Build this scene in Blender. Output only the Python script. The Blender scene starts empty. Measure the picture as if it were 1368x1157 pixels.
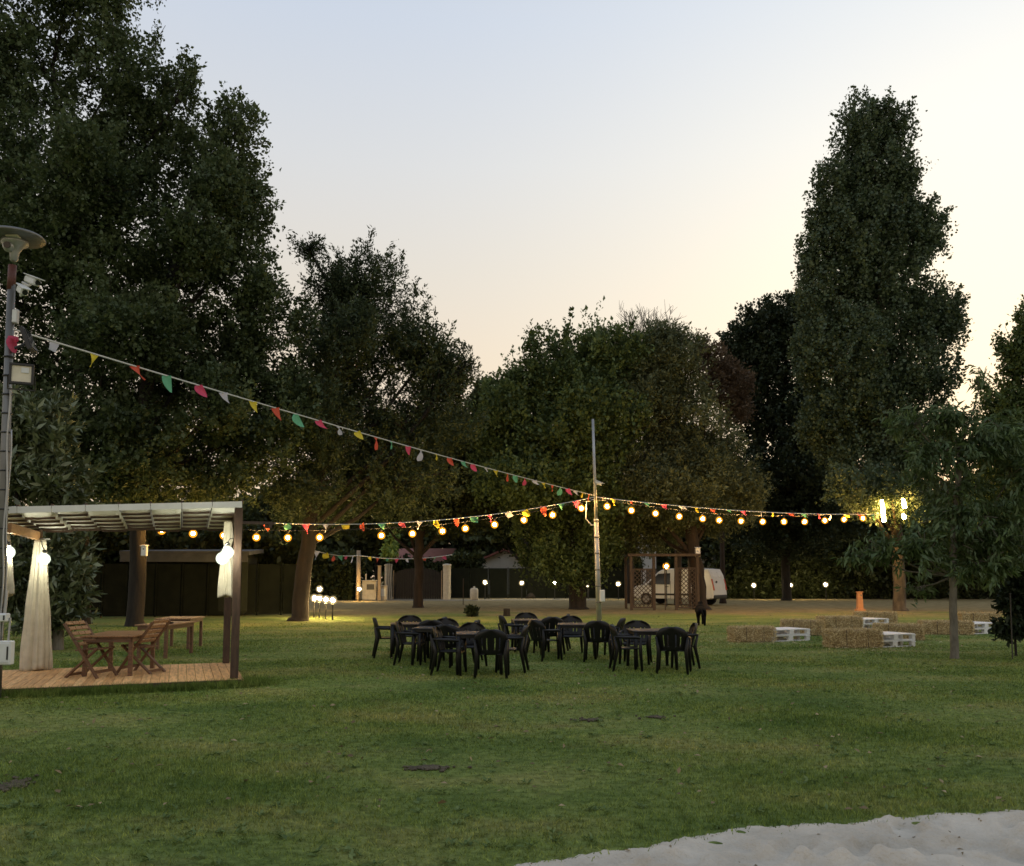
import bpy, bmesh, math, random
import numpy as np
from mathutils import Vector, Matrix

random.seed(7)
RNG = np.random.default_rng(11)
S = bpy.context.scene
C = S.collection
R = math.radians
PI = math.pi

# ------------------------------------------------------------------ camera
W, H, F = 1368.0, 1157.0, 1150.0
CAMH, PITCH, PPY = 1.62, R(5), 668.0
cam_d = bpy.data.cameras.new('camera')
cam = bpy.data.objects.new('camera', cam_d)
C.objects.link(cam)
cam.location = (0, 0, CAMH)
cam.rotation_euler = (PI / 2 + PITCH, 0, 0)
cam_d.sensor_width = 36
cam_d.lens = 36 * F / W
cam_d.shift_y = (PPY - H / 2) / W
cam_d.clip_start = 0.05
cam_d.clip_end = 3000
S.camera = cam


def ray(px, py):
    u, v = (px - W / 2) / F, (PPY - py) / F
    return np.array([u, math.cos(PITCH) - v * math.sin(PITCH), math.sin(PITCH) + v * math.cos(PITCH)])


def at(px, py, Y):
    d = ray(px, py)
    return np.array([0, 0, CAMH]) + d * (Y / d[1])


def gp(px, py, z=0.0):
    d = ray(px, py)
    return np.array([0, 0, CAMH]) + d * ((z - CAMH) / d[2])


def gx(px, Y):
    """ground point in column px at distance Y"""
    p = at(px, 768, Y)
    return np.array([p[0], Y, 0.0])


# ------------------------------------------------------------------ materials
def new_mat(name):
    m = bpy.data.materials.new(name)
    m.use_nodes = True
    nt = m.node_tree
    nt.nodes.clear()
    return m, nt, nt.nodes.new('ShaderNodeOutputMaterial')


def N(nt, typ, **kw):
    n = nt.nodes.new(typ)
    for k, v in kw.items():
        if k in n.inputs:
            n.inputs[k].default_value = v
        else:
            setattr(n, k, v)
    return n


def c4(c):
    return (c[0], c[1], c[2], 1)


def ramp(nt, fac, stops):
    r = nt.nodes.new('ShaderNodeValToRGB')
    e = r.color_ramp.elements
    while len(e) < len(stops):
        e.new(0.5)
    for el, (p, c) in zip(e, stops):
        el.position = p
        el.color = c4(c)
    nt.links.new(fac, r.inputs['Fac'])
    return r


def surf(name, c1, c2, scale=6, rough=0.7, bump=0.0, bscale=None, stretch=(1, 1, 1), metal=0.0, detail=6, c3=None, spec=0.5):
    m, nt, out = new_mat(name)
    b = N(nt, 'ShaderNodeBsdfPrincipled', Roughness=rough, Metallic=metal)
    b.inputs['Specular IOR Level'].default_value = spec
    tc = N(nt, 'ShaderNodeTexCoord')
    mp = N(nt, 'ShaderNodeMapping')
    mp.inputs['Scale'].default_value = stretch
    nt.links.new(tc.outputs['Object'], mp.inputs['Vector'])
    no = N(nt, 'ShaderNodeTexNoise', Scale=scale, Detail=detail, Roughness=0.62)
    nt.links.new(mp.outputs[0], no.inputs['Vector'])
    st = [(0.32, c1), (0.68, c2)] if c3 is None else [(0.3, c1), (0.5, c2), (0.7, c3)]
    r = ramp(nt, no.outputs['Fac'], st)
    nt.links.new(r.outputs[0], b.inputs['Base Color'])
    if bump:
        n2 = N(nt, 'ShaderNodeTexNoise', Scale=bscale or scale * 4, Detail=5)
        nt.links.new(mp.outputs[0], n2.inputs['Vector'])
        bm = N(nt, 'ShaderNodeBump', Strength=bump, Distance=0.02)
        nt.links.new(n2.outputs['Fac'], bm.inputs['Height'])
        nt.links.new(bm.outputs[0], b.inputs['Normal'])
    nt.links.new(b.outputs[0], out.inputs['Surface'])
    return m


LEAF = 1.6


def leafmat(name, dark, mid, light, trans=0.3, gloss=0.045, rough=0.5):
    m, nt, out = new_mat(name)
    a = N(nt, 'ShaderNodeAttribute', attribute_name='tint')
    r = ramp(nt, a.outputs['Fac'], [(0.0, tuple(c * LEAF for c in dark)), (0.5, tuple(c * LEAF for c in mid)), (1.0, tuple(c * LEAF for c in light))])
    d = N(nt, 'ShaderNodeBsdfDiffuse')
    t = N(nt, 'ShaderNodeBsdfTranslucent')
    g = N(nt, 'ShaderNodeBsdfGlossy', Roughness=rough)
    g.inputs['Color'].default_value = (0.5, 0.55, 0.5, 1)
    m1 = N(nt, 'ShaderNodeMixShader', Fac=trans)
    m2 = N(nt, 'ShaderNodeMixShader', Fac=gloss)
    nt.links.new(r.outputs[0], d.inputs['Color'])
    nt.links.new(r.outputs[0], t.inputs['Color'])
    nt.links.new(d.outputs[0], m1.inputs[1])
    nt.links.new(t.outputs[0], m1.inputs[2])
    nt.links.new(m1.outputs[0], m2.inputs[1])
    nt.links.new(g.outputs[0], m2.inputs[2])
    nt.links.new(m2.outputs[0], out.inputs['Surface'])
    return m


def emat(name, col, strength):
    m, nt, out = new_mat(name)
    e = N(nt, 'ShaderNodeEmission', Strength=strength)
    e.inputs['Color'].default_value = c4(col)
    nt.links.new(e.outputs[0], out.inputs['Surface'])
    return m


M = {}
M['bark'] = surf('bark', (.009, .007, .005), (.028, .022, .015), 5, .95, .9, 14, (1, 1, .22))
M['bark_red'] = surf('bark_red', (.014, .010, .007), (.046, .031, .021), 5, .95, .9, 14, (1, 1, .22))
M['bark_pale'] = surf('bark_pale', (.045, .036, .026), (.15, .12, .085), 4, .9, .5, 14, (1, 1, .5))
M['bark_lawn'] = surf('bark_lawn', (.09, .08, .06), (.2, .18, .14), 9, .9, .6, 26, (1, 1, .4))
M['leaf_tall'] = leafmat('leaf_tall', (.018, .027, .011), (.044, .062, .025), (.085, .112, .048))
M['leaf_fine'] = leafmat('leaf_fine', (.014, .021, .010), (.032, .045, .020), (.060, .080, .036))
M['leaf_mid'] = leafmat('leaf_mid', (.022, .034, .011), (.054, .078, .025), (.105, .140, .045))
M['leaf_olive'] = leafmat('leaf_olive', (.030, .037, .017), (.074, .086, .040), (.125, .138, .068))
M['leaf_dark'] = leafmat('leaf_dark', (.007, .011, .006), (.016, .024, .011), (.030, .042, .02), .15)
M['leaf_poplar'] = leafmat('leaf_poplar', (.017, .028, .014), (.042, .062, .030), (.080, .108, .054), .25, .07)
M['leaf_peach'] = leafmat('leaf_peach', (.024, .040, .013), (.054, .082, .028), (.10, .145, .05), .25, .07)
M['leaf_laurel'] = leafmat('leaf_laurel', (.030, .042, .018), (.080, .098, .046), (.15, .175, .085), .15, .12, .35)
M['leaf_hedge'] = leafmat('leaf_hedge', (.013, .018, .007), (.029, .037, .013), (.055, .065, .025), .2)
M['leaf_ivy'] = leafmat('leaf_ivy', (.07, .11, .025), (.15, .21, .05), (.24, .31, .09))
M['leaf_brown'] = leafmat('leaf_brown', (.045, .030, .018), (.085, .058, .036), (.13, .09, .06))
M['leaf_lit'] = leafmat('leaf_lit', (.06, .07, .015), (.12, .13, .03), (.18, .19, .05))
M['leaf_weed'] = leafmat('leaf_weed', (.05, .08, .022), (.085, .125, .036), (.125, .165, .055))
M['leaf_litter'] = leafmat('leaf_litter', (.08, .06, .035), (.16, .12, .065), (.26, .2, .12), .1, .02)
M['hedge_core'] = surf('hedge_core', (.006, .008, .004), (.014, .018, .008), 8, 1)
M['metal'] = surf('metal', (.13, .13, .12), (.21, .21, .20), 7, .5, .1, 30, (1, 1, .2), .6)
M['galv'] = surf('galv', (.30, .31, .31), (.46, .47, .47), 6, .45, .05, 40, (1, 1, .2), .5)
M['dark_metal'] = surf('dark_metal', (.012, .012, .012), (.026, .026, .026), 9, .5)
M['black_plastic'] = surf('black_plastic', (.004, .004, .004), (.007, .007, .007), 5, .42, .05, 60, spec=.32)
M['table_top'] = surf('table_top', (.020, .020, .020), (.034, .034, .034), 8, .55, .05, 60, spec=.3)
M['wood_red'] = surf('wood_red', (.075, .036, .018), (.17, .083, .042), 7, .5, .25, 30, (1, 6, 6))
M['wood_honey'] = surf('wood_honey', (.19, .10, .048), (.33, .18, .09), 7, .45, .25, 30, (1, 6, 6))
M['wood_slat'] = surf('wood_slat', (.26, .14, .07), (.42, .25, .13), 7, .5, .25, 30, (1, 6, 6))
M['wood_dark'] = surf('wood_dark', (.035, .019, .011), (.085, .046, .026), 6, .65, .3, 30, (5, 5, .7))
M['wood_trellis'] = surf('wood_trellis', (.040, .026, .016), (.088, .058, .035), 6, .75, .3, 30, (4, 4, .8))
M['wood_beam'] = surf('wood_beam', (.30, .15, .06), (.46, .25, .11), 6, .6, .2, 30, (1, 1, 5))
M['wood_pale'] = surf('wood_pale', (.30, .22, .13), (.45, .34, .22), 6, .75, .3, 30, (4, 4, .8))
M['white_paint'] = surf('white_paint', (.68, .68, .66), (.84, .84, .82), 9, .6, .15, 40)
M['white_body'] = surf('white_body', (.70, .70, .69), (.76, .76, .75), 2, .35)
M['cream'] = surf('cream', (.50, .44, .33), (.66, .60, .47), 4, .85, .3, 20)
M['pale_wall'] = surf('pale_wall', (.66, .64, .58), (.80, .78, .71), 1.2, .9, .2, 12)
M['roof_tile'] = surf('roof_tile', (.24, .085, .062), (.38, .15, .11), 3, .85, .5, 9, (1, 4, 1))
M['fabric'] = surf('fabric', (.46, .42, .33), (.60, .55, .44), 5, .9, .25, 120)
M['canopy'] = surf('canopy', (.72, .72, .66), (.82, .82, .77), 5, .85, .15, 90)
M['glass'] = surf('glass', (.010, .012, .014), (.02, .022, .026), 3, .08)
M['tyre'] = surf('tyre', (.010, .010, .010), (.02, .02, .02), 9, .9)
M['hub'] = surf('hub', (.25, .25, .25), (.33, .33, .33), 9, .4, metal=.6)
M['red_light'] = surf('red_light', (.35, .02, .015), (.45, .04, .02), 9, .3)
M['fence_net'] = surf('fence_net', (.005, .0065, .0045), (.011, .013, .009), 3, .95, .2, 40, spec=.1)
M['gate'] = surf('gate', (.010, .008, .006), (.02, .016, .012), 3, .8, .2, 20)
M['cabinet'] = surf('cabinet', (.62, .64, .62), (.70, .72, .70), 8, .5)
M['fur'] = surf('fur', (.0015, .0015, .0015), (.004, .004, .0035), 30, .9, .4, 120, spec=.12)
M['terracotta'] = surf('terracotta', (.52, .22, .09), (.66, .32, .14), 7, .7, .3, 30)
M['cord'] = surf('cord', (.55, .55, .52), (.68, .68, .64), 40, .8)
M['cable'] = surf('cable', (.012, .012, .012), (.02, .02, .02), 40, .6)
M['grey_shed'] = surf('grey_shed', (.05, .05, .05), (.09, .09, .09), 2, .8, .2, 20)
M['collar'] = surf('collar', (.07, .022, .016), (.12, .04, .03), 8, .6)
M['soil'] = surf('soil', (.055, .045, .028), (.12, .098, .064), 14, 1, 1, 50)
M['lens'] = surf('lens', (.55, .52, .40), (.75, .7, .55), 4, .2)

for nm, a in dict(white=(.62, .63, .72), yellow=(.74, .62, .06), red=(.72, .12, .07), green=(.16, .50, .30), pink=(.74, .10, .20)).items():
    M['flag_' + nm] = leafmat('flag_' + nm, tuple(x * .9 / LEAF for x in a), tuple(x / LEAF for x in a), tuple(x * 1.05 / LEAF for x in a), .35, .03)

M['filament'] = emat('filament_warm', (1.0, .54, .14), 1150)
M['torch_core'] = emat('torch_core', (1.0, .66, .27), 1100)
M['globe_core'] = emat('globe_core', (1.0, .78, .40), 420)
M['dim_core'] = emat('dim_core', (1.0, .85, .6), 9)
M['led'] = emat('led_white', (1.0, .98, .74), 210)
M['tube_warm'] = emat('tube_warm', (1.0, .58, .15), 200)


def halo_shell_mat(name, col, strength, clear):
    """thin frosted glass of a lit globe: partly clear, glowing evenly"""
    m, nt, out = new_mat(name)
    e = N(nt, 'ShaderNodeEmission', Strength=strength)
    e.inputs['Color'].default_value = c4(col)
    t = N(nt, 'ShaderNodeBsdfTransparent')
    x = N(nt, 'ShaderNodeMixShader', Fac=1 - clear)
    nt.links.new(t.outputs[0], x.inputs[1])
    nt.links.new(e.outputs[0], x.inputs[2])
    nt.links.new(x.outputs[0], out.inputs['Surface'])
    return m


M['globe_amber'] = halo_shell_mat('globe_amber', (1.0, .36, .025), 2.0, .45)
M['globe_cream'] = halo_shell_mat('globe_cream', (1.0, .78, .38), .8, .62)
M['globe_led'] = halo_shell_mat('globe_led', (.90, 1.0, .78), 2.0, .5)


def hay_mat():
    m, nt, out = new_mat('straw')
    a = N(nt, 'ShaderNodeAttribute', attribute_name='tint')
    r = ramp(nt, a.outputs['Fac'], [(0.0, (.26, .17, .07)), (0.5, (.62, .47, .22)), (1.0, (.86, .73, .43))])
    b = N(nt, 'ShaderNodeBsdfPrincipled', Roughness=.8)
    nt.links.new(r.outputs[0], b.inputs['Base Color'])
    nt.links.new(b.outputs[0], out.inputs['Surface'])
    return m


M['straw'] = hay_mat()
M['straw_core'] = surf('straw_core', (.20, .13, .058), (.50, .37, .18), 26, .95, 1, 60, (1, 4, 4))


def lawn_nodes(nt, blade=False):
    """colour of the turf from world position (patches of green, worn straw and soil)"""
    g = N(nt, 'ShaderNodeNewGeometry')
    pos = g.outputs['Position']

    def noise(scale, detail=4, st=None, rough=.6):
        n = N(nt, 'ShaderNodeTexNoise', Scale=scale, Detail=detail, Roughness=rough)
        v = pos
        if st:
            mp = N(nt, 'ShaderNodeMapping')
            mp.inputs['Scale'].default_value = st
            nt.links.new(pos, mp.inputs['Vector'])
            v = mp.outputs[0]
        nt.links.new(v, n.inputs['Vector'])
        return n.outputs['Fac']
    big = ramp(nt, noise(.42, 5, (1, 1.6, 1)), [(.34, (.105, .165, .042)), (.50, (.180, .238, .066)), (.66, (.275, .280, .098))])
    fine = ramp(nt, noise(9, 6, (1, 1.3, 1), .72), [(.30, (.36, .40, .34)), (.55, (1, 1, 1)), (.75, (1.6, 1.5, 1.4))])
    mx = N(nt, 'ShaderNodeMix', data_type='RGBA', blend_type='MULTIPLY')
    mx.inputs[0].default_value = 1
    nt.links.new(big.outputs[0], mx.inputs[6])
    nt.links.new(fine.outputs[0], mx.inputs[7])
    # worn streaks
    worn = ramp(nt, noise(1.1, 6, (.7, 1.5, 1), .7), [(.56, (0, 0, 0)), (.74, (1, 1, 1))])
    m2 = N(nt, 'ShaderNodeMix', data_type='RGBA')
    sc = N(nt, 'ShaderNodeMath', operation='MULTIPLY')
    sc.inputs[1].default_value = .55
    nt.links.new(worn.outputs[0], sc.inputs[0])
    nt.links.new(sc.outputs[0], m2.inputs[0])
    nt.links.new(mx.outputs[2], m2.inputs[6])
    m2.inputs[7].default_value = (.135, .112, .058, 1)
    # bare dry earth under the trees at the far side
    sp = N(nt, 'ShaderNodeSeparateXYZ')
    nt.links.new(pos, sp.inputs[0])
    nz = noise(.22, 5)
    ma = N(nt, 'ShaderNodeMath', operation='MULTIPLY_ADD')
    nt.links.new(nz, ma.inputs[0])
    ma.inputs[1].default_value = 16
    nt.links.new(sp.outputs['Y'], ma.inputs[2])
    mr = N(nt, 'ShaderNodeMapRange')
    mr.inputs['From Min'].default_value = 41.5
    mr.inputs['From Max'].default_value = 46.5
    nt.links.new(ma.outputs[0], mr.inputs['Value'])
    dirt = ramp(nt, noise(1.7, 7, (1, 1, 1), .7), [(.3, (.17, .130, .062)), (.55, (.31, .245, .118)), (.75, (.44, .36, .19))])
    m3 = N(nt, 'ShaderNodeMix', data_type='RGBA')
    nt.links.new(mr.outputs[0], m3.inputs[0])
    nt.links.new(m2.outputs[2], m3.inputs[6])
    nt.links.new(dirt.outputs[0], m3.inputs[7])
    return m3.outputs[2], noise


def ground_mat():
    m, nt, out = new_mat('lawn_turf')
    col, noise = lawn_nodes(nt)
    b = N(nt, 'ShaderNodeBsdfPrincipled', Roughness=1.0)
    b.inputs['Specular IOR Level'].default_value = .1
    nt.links.new(col, b.inputs['Base Color'])
    n = noise(22, 6, None, .75)
    bm = N(nt, 'ShaderNodeBump', Strength=.9, Distance=.035)
    nt.links.new(n, bm.inputs['Height'])
    nt.links.new(bm.outputs[0], b.inputs['Normal'])
    nt.links.new(b.outputs[0], out.inputs['Surface'])
    return m


def blade_mat():
    m, nt, out = new_mat('grass_blade')
    col, noise = lawn_nodes(nt)
    a = N(nt, 'ShaderNodeAttribute', attribute_name='tint')
    r = ramp(nt, a.outputs['Fac'], [(0, (.62, .66, .55)), (.6, (1.2, 1.2, 1.1)), (1, (2.0, 1.8, 1.5))])
    mx = N(nt, 'ShaderNodeMix', data_type='RGBA', blend_type='MULTIPLY')
    mx.inputs[0].default_value = 1
    nt.links.new(col, mx.inputs[6])
    nt.links.new(r.outputs[0], mx.inputs[7])
    d = N(nt, 'ShaderNodeBsdfDiffuse')
    t = N(nt, 'ShaderNodeBsdfTranslucent')
    s = N(nt, 'ShaderNodeMixShader', Fac=.3)
    nt.links.new(mx.outputs[2], d.inputs['Color'])
    nt.links.new(mx.outputs[2], t.inputs['Color'])
    nt.links.new(d.outputs[0], s.inputs[1])
    nt.links.new(t.outputs[0], s.inputs[2])
    nt.links.new(s.outputs[0], out.inputs['Surface'])
    return m


M['lawn'] = ground_mat()
M['blade'] = blade_mat()
M['sand'] = surf('sand', (.40, .365, .30), (.58, .535, .45), 2.2, 1, 1.0, 34, detail=10)
M['gravel'] = surf('gravel', (.17, .15, .11), (.30, .27, .20), 4, 1, .8, 30, detail=8)


def plank_mat():
    m, nt, out = new_mat('deck_boards')
    tc = N(nt, 'ShaderNodeTexCoord')
    sp = N(nt, 'ShaderNodeSeparateXYZ')
    nt.links.new(tc.outputs['Object'], sp.inputs[0])
    dv = N(nt, 'ShaderNodeMath', operation='DIVIDE')
    nt.links.new(sp.outputs['X'], dv.inputs[0])
    dv.inputs[1].default_value = .125
    fl = N(nt, 'ShaderNodeMath', operation='FLOOR')
    nt.links.new(dv.outputs[0], fl.inputs[0])
    wn = N(nt, 'ShaderNodeTexWhiteNoise', noise_dimensions='1D')
    nt.links.new(fl.outputs[0], wn.inputs['W'])
    r = ramp(nt, wn.outputs['Value'], [(0, (.54, .295, .12)), (1, (.76, .46, .215))])
    mp = N(nt, 'ShaderNodeMapping')
    mp.inputs['Scale'].default_value = (10, 1, 1)
    nt.links.new(tc.outputs['Object'], mp.inputs['Vector'])
    no = N(nt, 'ShaderNodeTexNoise', Scale=3, Detail=8)
    nt.links.new(mp.outputs[0], no.inputs['Vector'])
    r2 = ramp(nt, no.outputs['Fac'], [(.3, (.6, .6, .6)), (.7, (1.2, 1.2, 1.2))])
    mx = N(nt, 'ShaderNodeMix', data_type='RGBA', blend_type='MULTIPLY')
    mx.inputs[0].default_value = 1
    nt.links.new(r.outputs[0], mx.inputs[6])
    nt.links.new(r2.outputs[0], mx.inputs[7])
    b = N(nt, 'ShaderNodeBsdfPrincipled', Roughness=.65)
    nt.links.new(mx.outputs[2], b.inputs['Base Color'])
    nt.links.new(b.outputs[0], out.inputs['Surface'])
    return m


M['deck'] = plank_mat()

# ------------------------------------------------------------------ objects
def thing(name, label, cat, loc=(0, 0, 0), rz=0.0, group=None):
    o = bpy.data.objects.new(name, None)
    C.objects.link(o)
    o.location = [float(v) for v in loc]
    o.rotation_euler = (0, 0, rz)
    return tag(o, label, cat, group)


def tag(o, label=None, cat=None, group=None, kind=None):
    if label:
        o['label'] = label
    if cat:
        o['category'] = cat
    if group:
        o['group'] = group
    if kind:
        o['kind'] = kind
    return o


def copy_tree(o, parent=None):
    c = o.copy()
    C.objects.link(c)
    c.parent = parent
    for ch in list(o.children):
        copy_tree(ch, c)
    return c


class MB:
    def __init__(self):
        self.v, self.f = [], []

    def add(self, vs, fs):
        n = len(self.v)
        self.v += [tuple(float(a) for a in p) for p in vs]
        self.f += [tuple(i + n for i in f) for f in fs]
        return self

    def box(self, c, s, rz=0.0, rx=0.0, ry=0.0, bev=0.0):
        m = Matrix.Rotation(rz, 3, 'Z') @ Matrix.Rotation(ry, 3, 'Y') @ Matrix.Rotation(rx, 3, 'X')
        bm = bmesh.new()
        bmesh.ops.create_cube(bm, size=1)
        for v in bm.verts:
            v.co = Vector((v.co.x * s[0], v.co.y * s[1], v.co.z * s[2]))
        b = bev or min(s) * .08
        bmesh.ops.bevel(bm, geom=list(bm.edges), offset=min(b, min(s) * .3), segments=1, affect='EDGES')
        bm.verts.index_update()
        vs = [Vector(c) + m @ v.co for v in bm.verts]
        fs = [[v.index for v in f.verts] for f in bm.faces]
        bm.free()
        return self.add(vs, fs)

    def bar(self, a, b, w, t, up=(0, 0, 1)):
        """rectangular bar from a to b, w across, t along up"""
        a, b = Vector(a), Vector(b)
        d = (b - a)
        L = d.length
        d.normalize()
        s = d.cross(Vector(up))
        if s.length < 1e-4:
            s = d.cross(Vector((0, 1, 0)))
        s.normalize()
        u = s.cross(d)
        vs = []
        for p in (a, b):
            for i, j in ((-1, -1), (1, -1), (1, 1), (-1, 1)):
                vs.append(p + s * (i * w / 2) + u * (j * t / 2))
        return self.add(vs, [(0, 1, 2, 3)[::-1], (4, 5, 6, 7), (0, 1, 5, 4), (1, 2, 6, 5), (2, 3, 7, 6), (3, 0, 4, 7)])

    def tube(self, pts, rad, n=8, cap=True):
        pts = [Vector(p) for p in pts]
        if not hasattr(rad, '__len__'):
            rad = [rad] * len(pts)
        vs, fs = [], []
        prev = None
        for i, p in enumerate(pts):
            d = (pts[min(i + 1, len(pts) - 1)] - pts[max(i - 1, 0)])
            if d.length < 1e-7:
                d = Vector((0, 0, 1))
            d.normalize()
            if prev is None:
                s = d.orthogonal().normalized()
            else:
                s = prev - d * prev.dot(d)
                s = s.normalized() if s.length > 1e-5 else d.orthogonal().normalized()
            prev = s
            u = d.cross(s)
            for k in range(n):
                a = 2 * PI * k / n
                vs.append(p + (s * math.cos(a) + u * math.sin(a)) * rad[i])
        for i in range(len(pts) - 1):
            for k in range(n):
                fs.append((i * n + k, i * n + (k + 1) % n, (i + 1) * n + (k + 1) % n, (i + 1) * n + k))
        if cap:
            fs.append(tuple(range(n))[::-1])
            fs.append(tuple((len(pts) - 1) * n + k for k in range(n)))
        return self.add(vs, fs)

    def lathe(self, prof, c=(0, 0, 0), n=20):
        vs, fs = [], []
        for (r, z) in prof:
            for k in range(n):
                a = 2 * PI * k / n
                vs.append((c[0] + r * math.cos(a), c[1] + r * math.sin(a), c[2] + z))
        for i in range(len(prof) - 1):
            for k in range(n):
                fs.append((i * n + k, i * n + (k + 1) % n, (i + 1) * n + (k + 1) % n, (i + 1) * n + k))
        if prof[0][0] > 1e-4:
            fs.append(tuple(range(n))[::-1])
        if prof[-1][0] > 1e-4:
            fs.append(tuple((len(prof) - 1) * n + k for k in range(n)))
        return self.add(vs, fs)

    def ball(self, c, r, n=10, sx=1, sz=1):
        prof = [(r * sx * math.sin(PI * i / n), -r * sz * math.cos(PI * i / n)) for i in range(n + 1)]
        prof[0] = (1e-4 * .5, prof[0][1])
        prof[-1] = (1e-4 * .5, prof[-1][1])
        return self.lathe(prof, c, max(8, n))

    def grid(self, fn, nu, nv, thick=0.0):
        """surface fn(u,v) -> point"""
        vs = [fn(i / nu, j / nv) for j in range(nv + 1) for i in range(nu + 1)]
        fs = [(j * (nu + 1) + i, j * (nu + 1) + i + 1, (j + 1) * (nu + 1) + i + 1, (j + 1) * (nu + 1) + i)
              for j in range(nv) for i in range(nu)]
        self.add(vs, fs)
        return self

    def prism(self, poly, axis, a, b):
        """extrude a polygon (list of 2D) along axis 0/1 from a to b; 2D are the other two coordinates (.., z)"""
        n = len(poly)
        vs = []
        for t in (a, b):
            for (p, q) in poly:
                vs.append((t, p, q) if axis == 0 else (p, t, q))
        fs = [tuple(range(n))[::-1], tuple(range(n, 2 * n))] + [(i, (i + 1) % n, n + (i + 1) % n, n + i) for i in range(n)]
        return self.add(vs, fs)

    def build(self, name, mat, parent=None, smooth=False, solid=0.0, sub=0):
        me = bpy.data.meshes.new(name)
        me.from_pydata(self.v, [], self.f)
        bm = bmesh.new()
        bm.from_mesh(me)
        bmesh.ops.recalc_face_normals(bm, faces=bm.faces)
        bm.to_mesh(me)
        bm.free()
        if smooth:
            me.polygons.foreach_set('use_smooth', [True] * len(me.polygons))
        me.materials.append(M[mat] if isinstance(mat, str) else mat)
        o = bpy.data.objects.new(name, me)
        C.objects.link(o)
        if parent:
            o.parent = parent
        if solid:
            md = o.modifiers.new('solid', 'SOLIDIFY')
            md.thickness = solid
            md.offset = 0
        if sub:
            md = o.modifiers.new('sub', 'SUBSURF')
            md.levels = sub
            md.render_levels = sub
        return o


def np_mesh(name, verts, k, mat, parent=None, tint=None):
    """mesh of independent k-gons, verts (n*k, 3)"""
    n = len(verts) // k
    me = bpy.data.meshes.new(name)
    me.vertices.add(n * k)
    me.vertices.foreach_set('co', np.ascontiguousarray(verts, dtype=np.float32).ravel())
    me.loops.add(n * k)
    me.loops.foreach_set('vertex_index', np.arange(n * k, dtype=np.int32))
    me.polygons.add(n)
    me.polygons.foreach_set('loop_start', np.arange(0, n * k, k, dtype=np.int32))
    me.update(calc_edges=True)
    if tint is not None:
        at_ = me.attributes.new('tint', 'FLOAT', 'FACE')
        at_.data.foreach_set('value', np.ascontiguousarray(tint, dtype=np.float32))
    me.materials.append(M[mat])
    o = bpy.data.objects.new(name, me)
    C.objects.link(o)
    if parent:
        o.parent = parent
    return o


def nrm(a):
    return a / np.maximum(np.linalg.norm(a, axis=-1, keepdims=True), 1e-9)


def leaf_verts(pos, axis, normal, ll, lw, fold=.12):
    b = nrm(np.cross(normal, axis))
    nn = np.cross(axis, b)
    ll, lw = ll[:, None], lw[:, None]
    v = np.empty((len(pos), 4, 3))
    v[:, 0] = pos
    v[:, 1] = pos + axis * ll * .45 + b * lw * .5 + nn * ll * fold
    v[:, 2] = pos + axis * ll
    v[:, 3] = pos + axis * ll * .45 - b * lw * .5 + nn * ll * fold
    return v.reshape(-1, 3)


def sprigs(P, D, L, per, spread, ll, lw, droop=0.0, rnd=1.0, upn=.5, clump=None):
    """leaves along twigs; returns vertices and tint"""
    n = len(P)
    idx = np.repeat(np.arange(n), per)
    m = len(idx)
    t = RNG.random(m)
    L = np.broadcast_to(L, (n,))
    J = RNG.normal(size=(m, 3)) * (spread * (1.05 - .55 * t))[:, None]
    pos = P[idx] + D[idx] * (L[idx] * t)[:, None] + J
    ax = nrm(D[idx] * .7 + RNG.normal(size=(m, 3)) * .62 * rnd + np.array([0, 0, -droop]))
    nor = nrm(RNG.normal(size=(m, 3)) + np.array([0, 0, upn * 2]))
    s = np.clip(np.exp(RNG.normal(size=m) * .32), .45, 1.9)
    v = leaf_verts(pos, ax, nor, ll * s, lw * s)
    tw = RNG.random(n)[idx]
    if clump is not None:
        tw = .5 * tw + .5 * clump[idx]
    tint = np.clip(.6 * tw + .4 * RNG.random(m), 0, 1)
    return v, tint


def blob_world(b, Y):
    px, py, rx, ry = b[:4]
    dy = b[4] if len(b) > 4 else 0.0
    kd = b[5] if len(b) > 5 else 1.0
    y = Y + dy
    c = at(px, py, y)
    k = y / F
    return c, np.array([rx * k, max(rx, .6 * ry) * k * kd, ry * k])


def crown_points(blobs, n, shell=.68, tight=.26):
    """twig ends: most of them gathered into clumps sitting on the shell of each blob, the rest inside"""
    w = np.array([(r[0] * r[1] * r[2]) ** (2 / 3) for c, r in blobs])
    w /= w.sum()
    P, U, T = [], [], []
    for (c, r), ww in zip(blobs, w):
        k = max(4, int(n * ww))
        nc = max(6, int(7 + 14 * ww ** .5))
        cu = nrm(RNG.normal(size=(nc, 3)))
        cr = RNG.uniform(.62, .95, nc)
        ct = RNG.random(nc)
        ki = int(k * (1 - shell))
        ko = k - ki
        q = RNG.integers(0, nc, ko)
        p1 = cu[q] * cr[q][:, None] + RNG.normal(size=(ko, 3)) * tight * np.array([1, 1, .8])
        p2 = nrm(RNG.normal(size=(ki, 3))) * (RNG.random(ki) ** .45 * .9)[:, None]
        p = np.concatenate([p1, p2])
        ln = np.linalg.norm(p, axis=1)
        p = p * np.where(ln > 1.06, 1.06 / np.maximum(ln, 1e-6), 1)[:, None]
        P.append(c + p * r)
        U.append(nrm(p + 1e-6))
        T.append(np.concatenate([ct[q], RNG.random(ki) * .6]))  # clump shading put into tint: random per clump, darker for inner twigs
    return np.concatenate(P), np.concatenate(U), np.concatenate(T)


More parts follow.
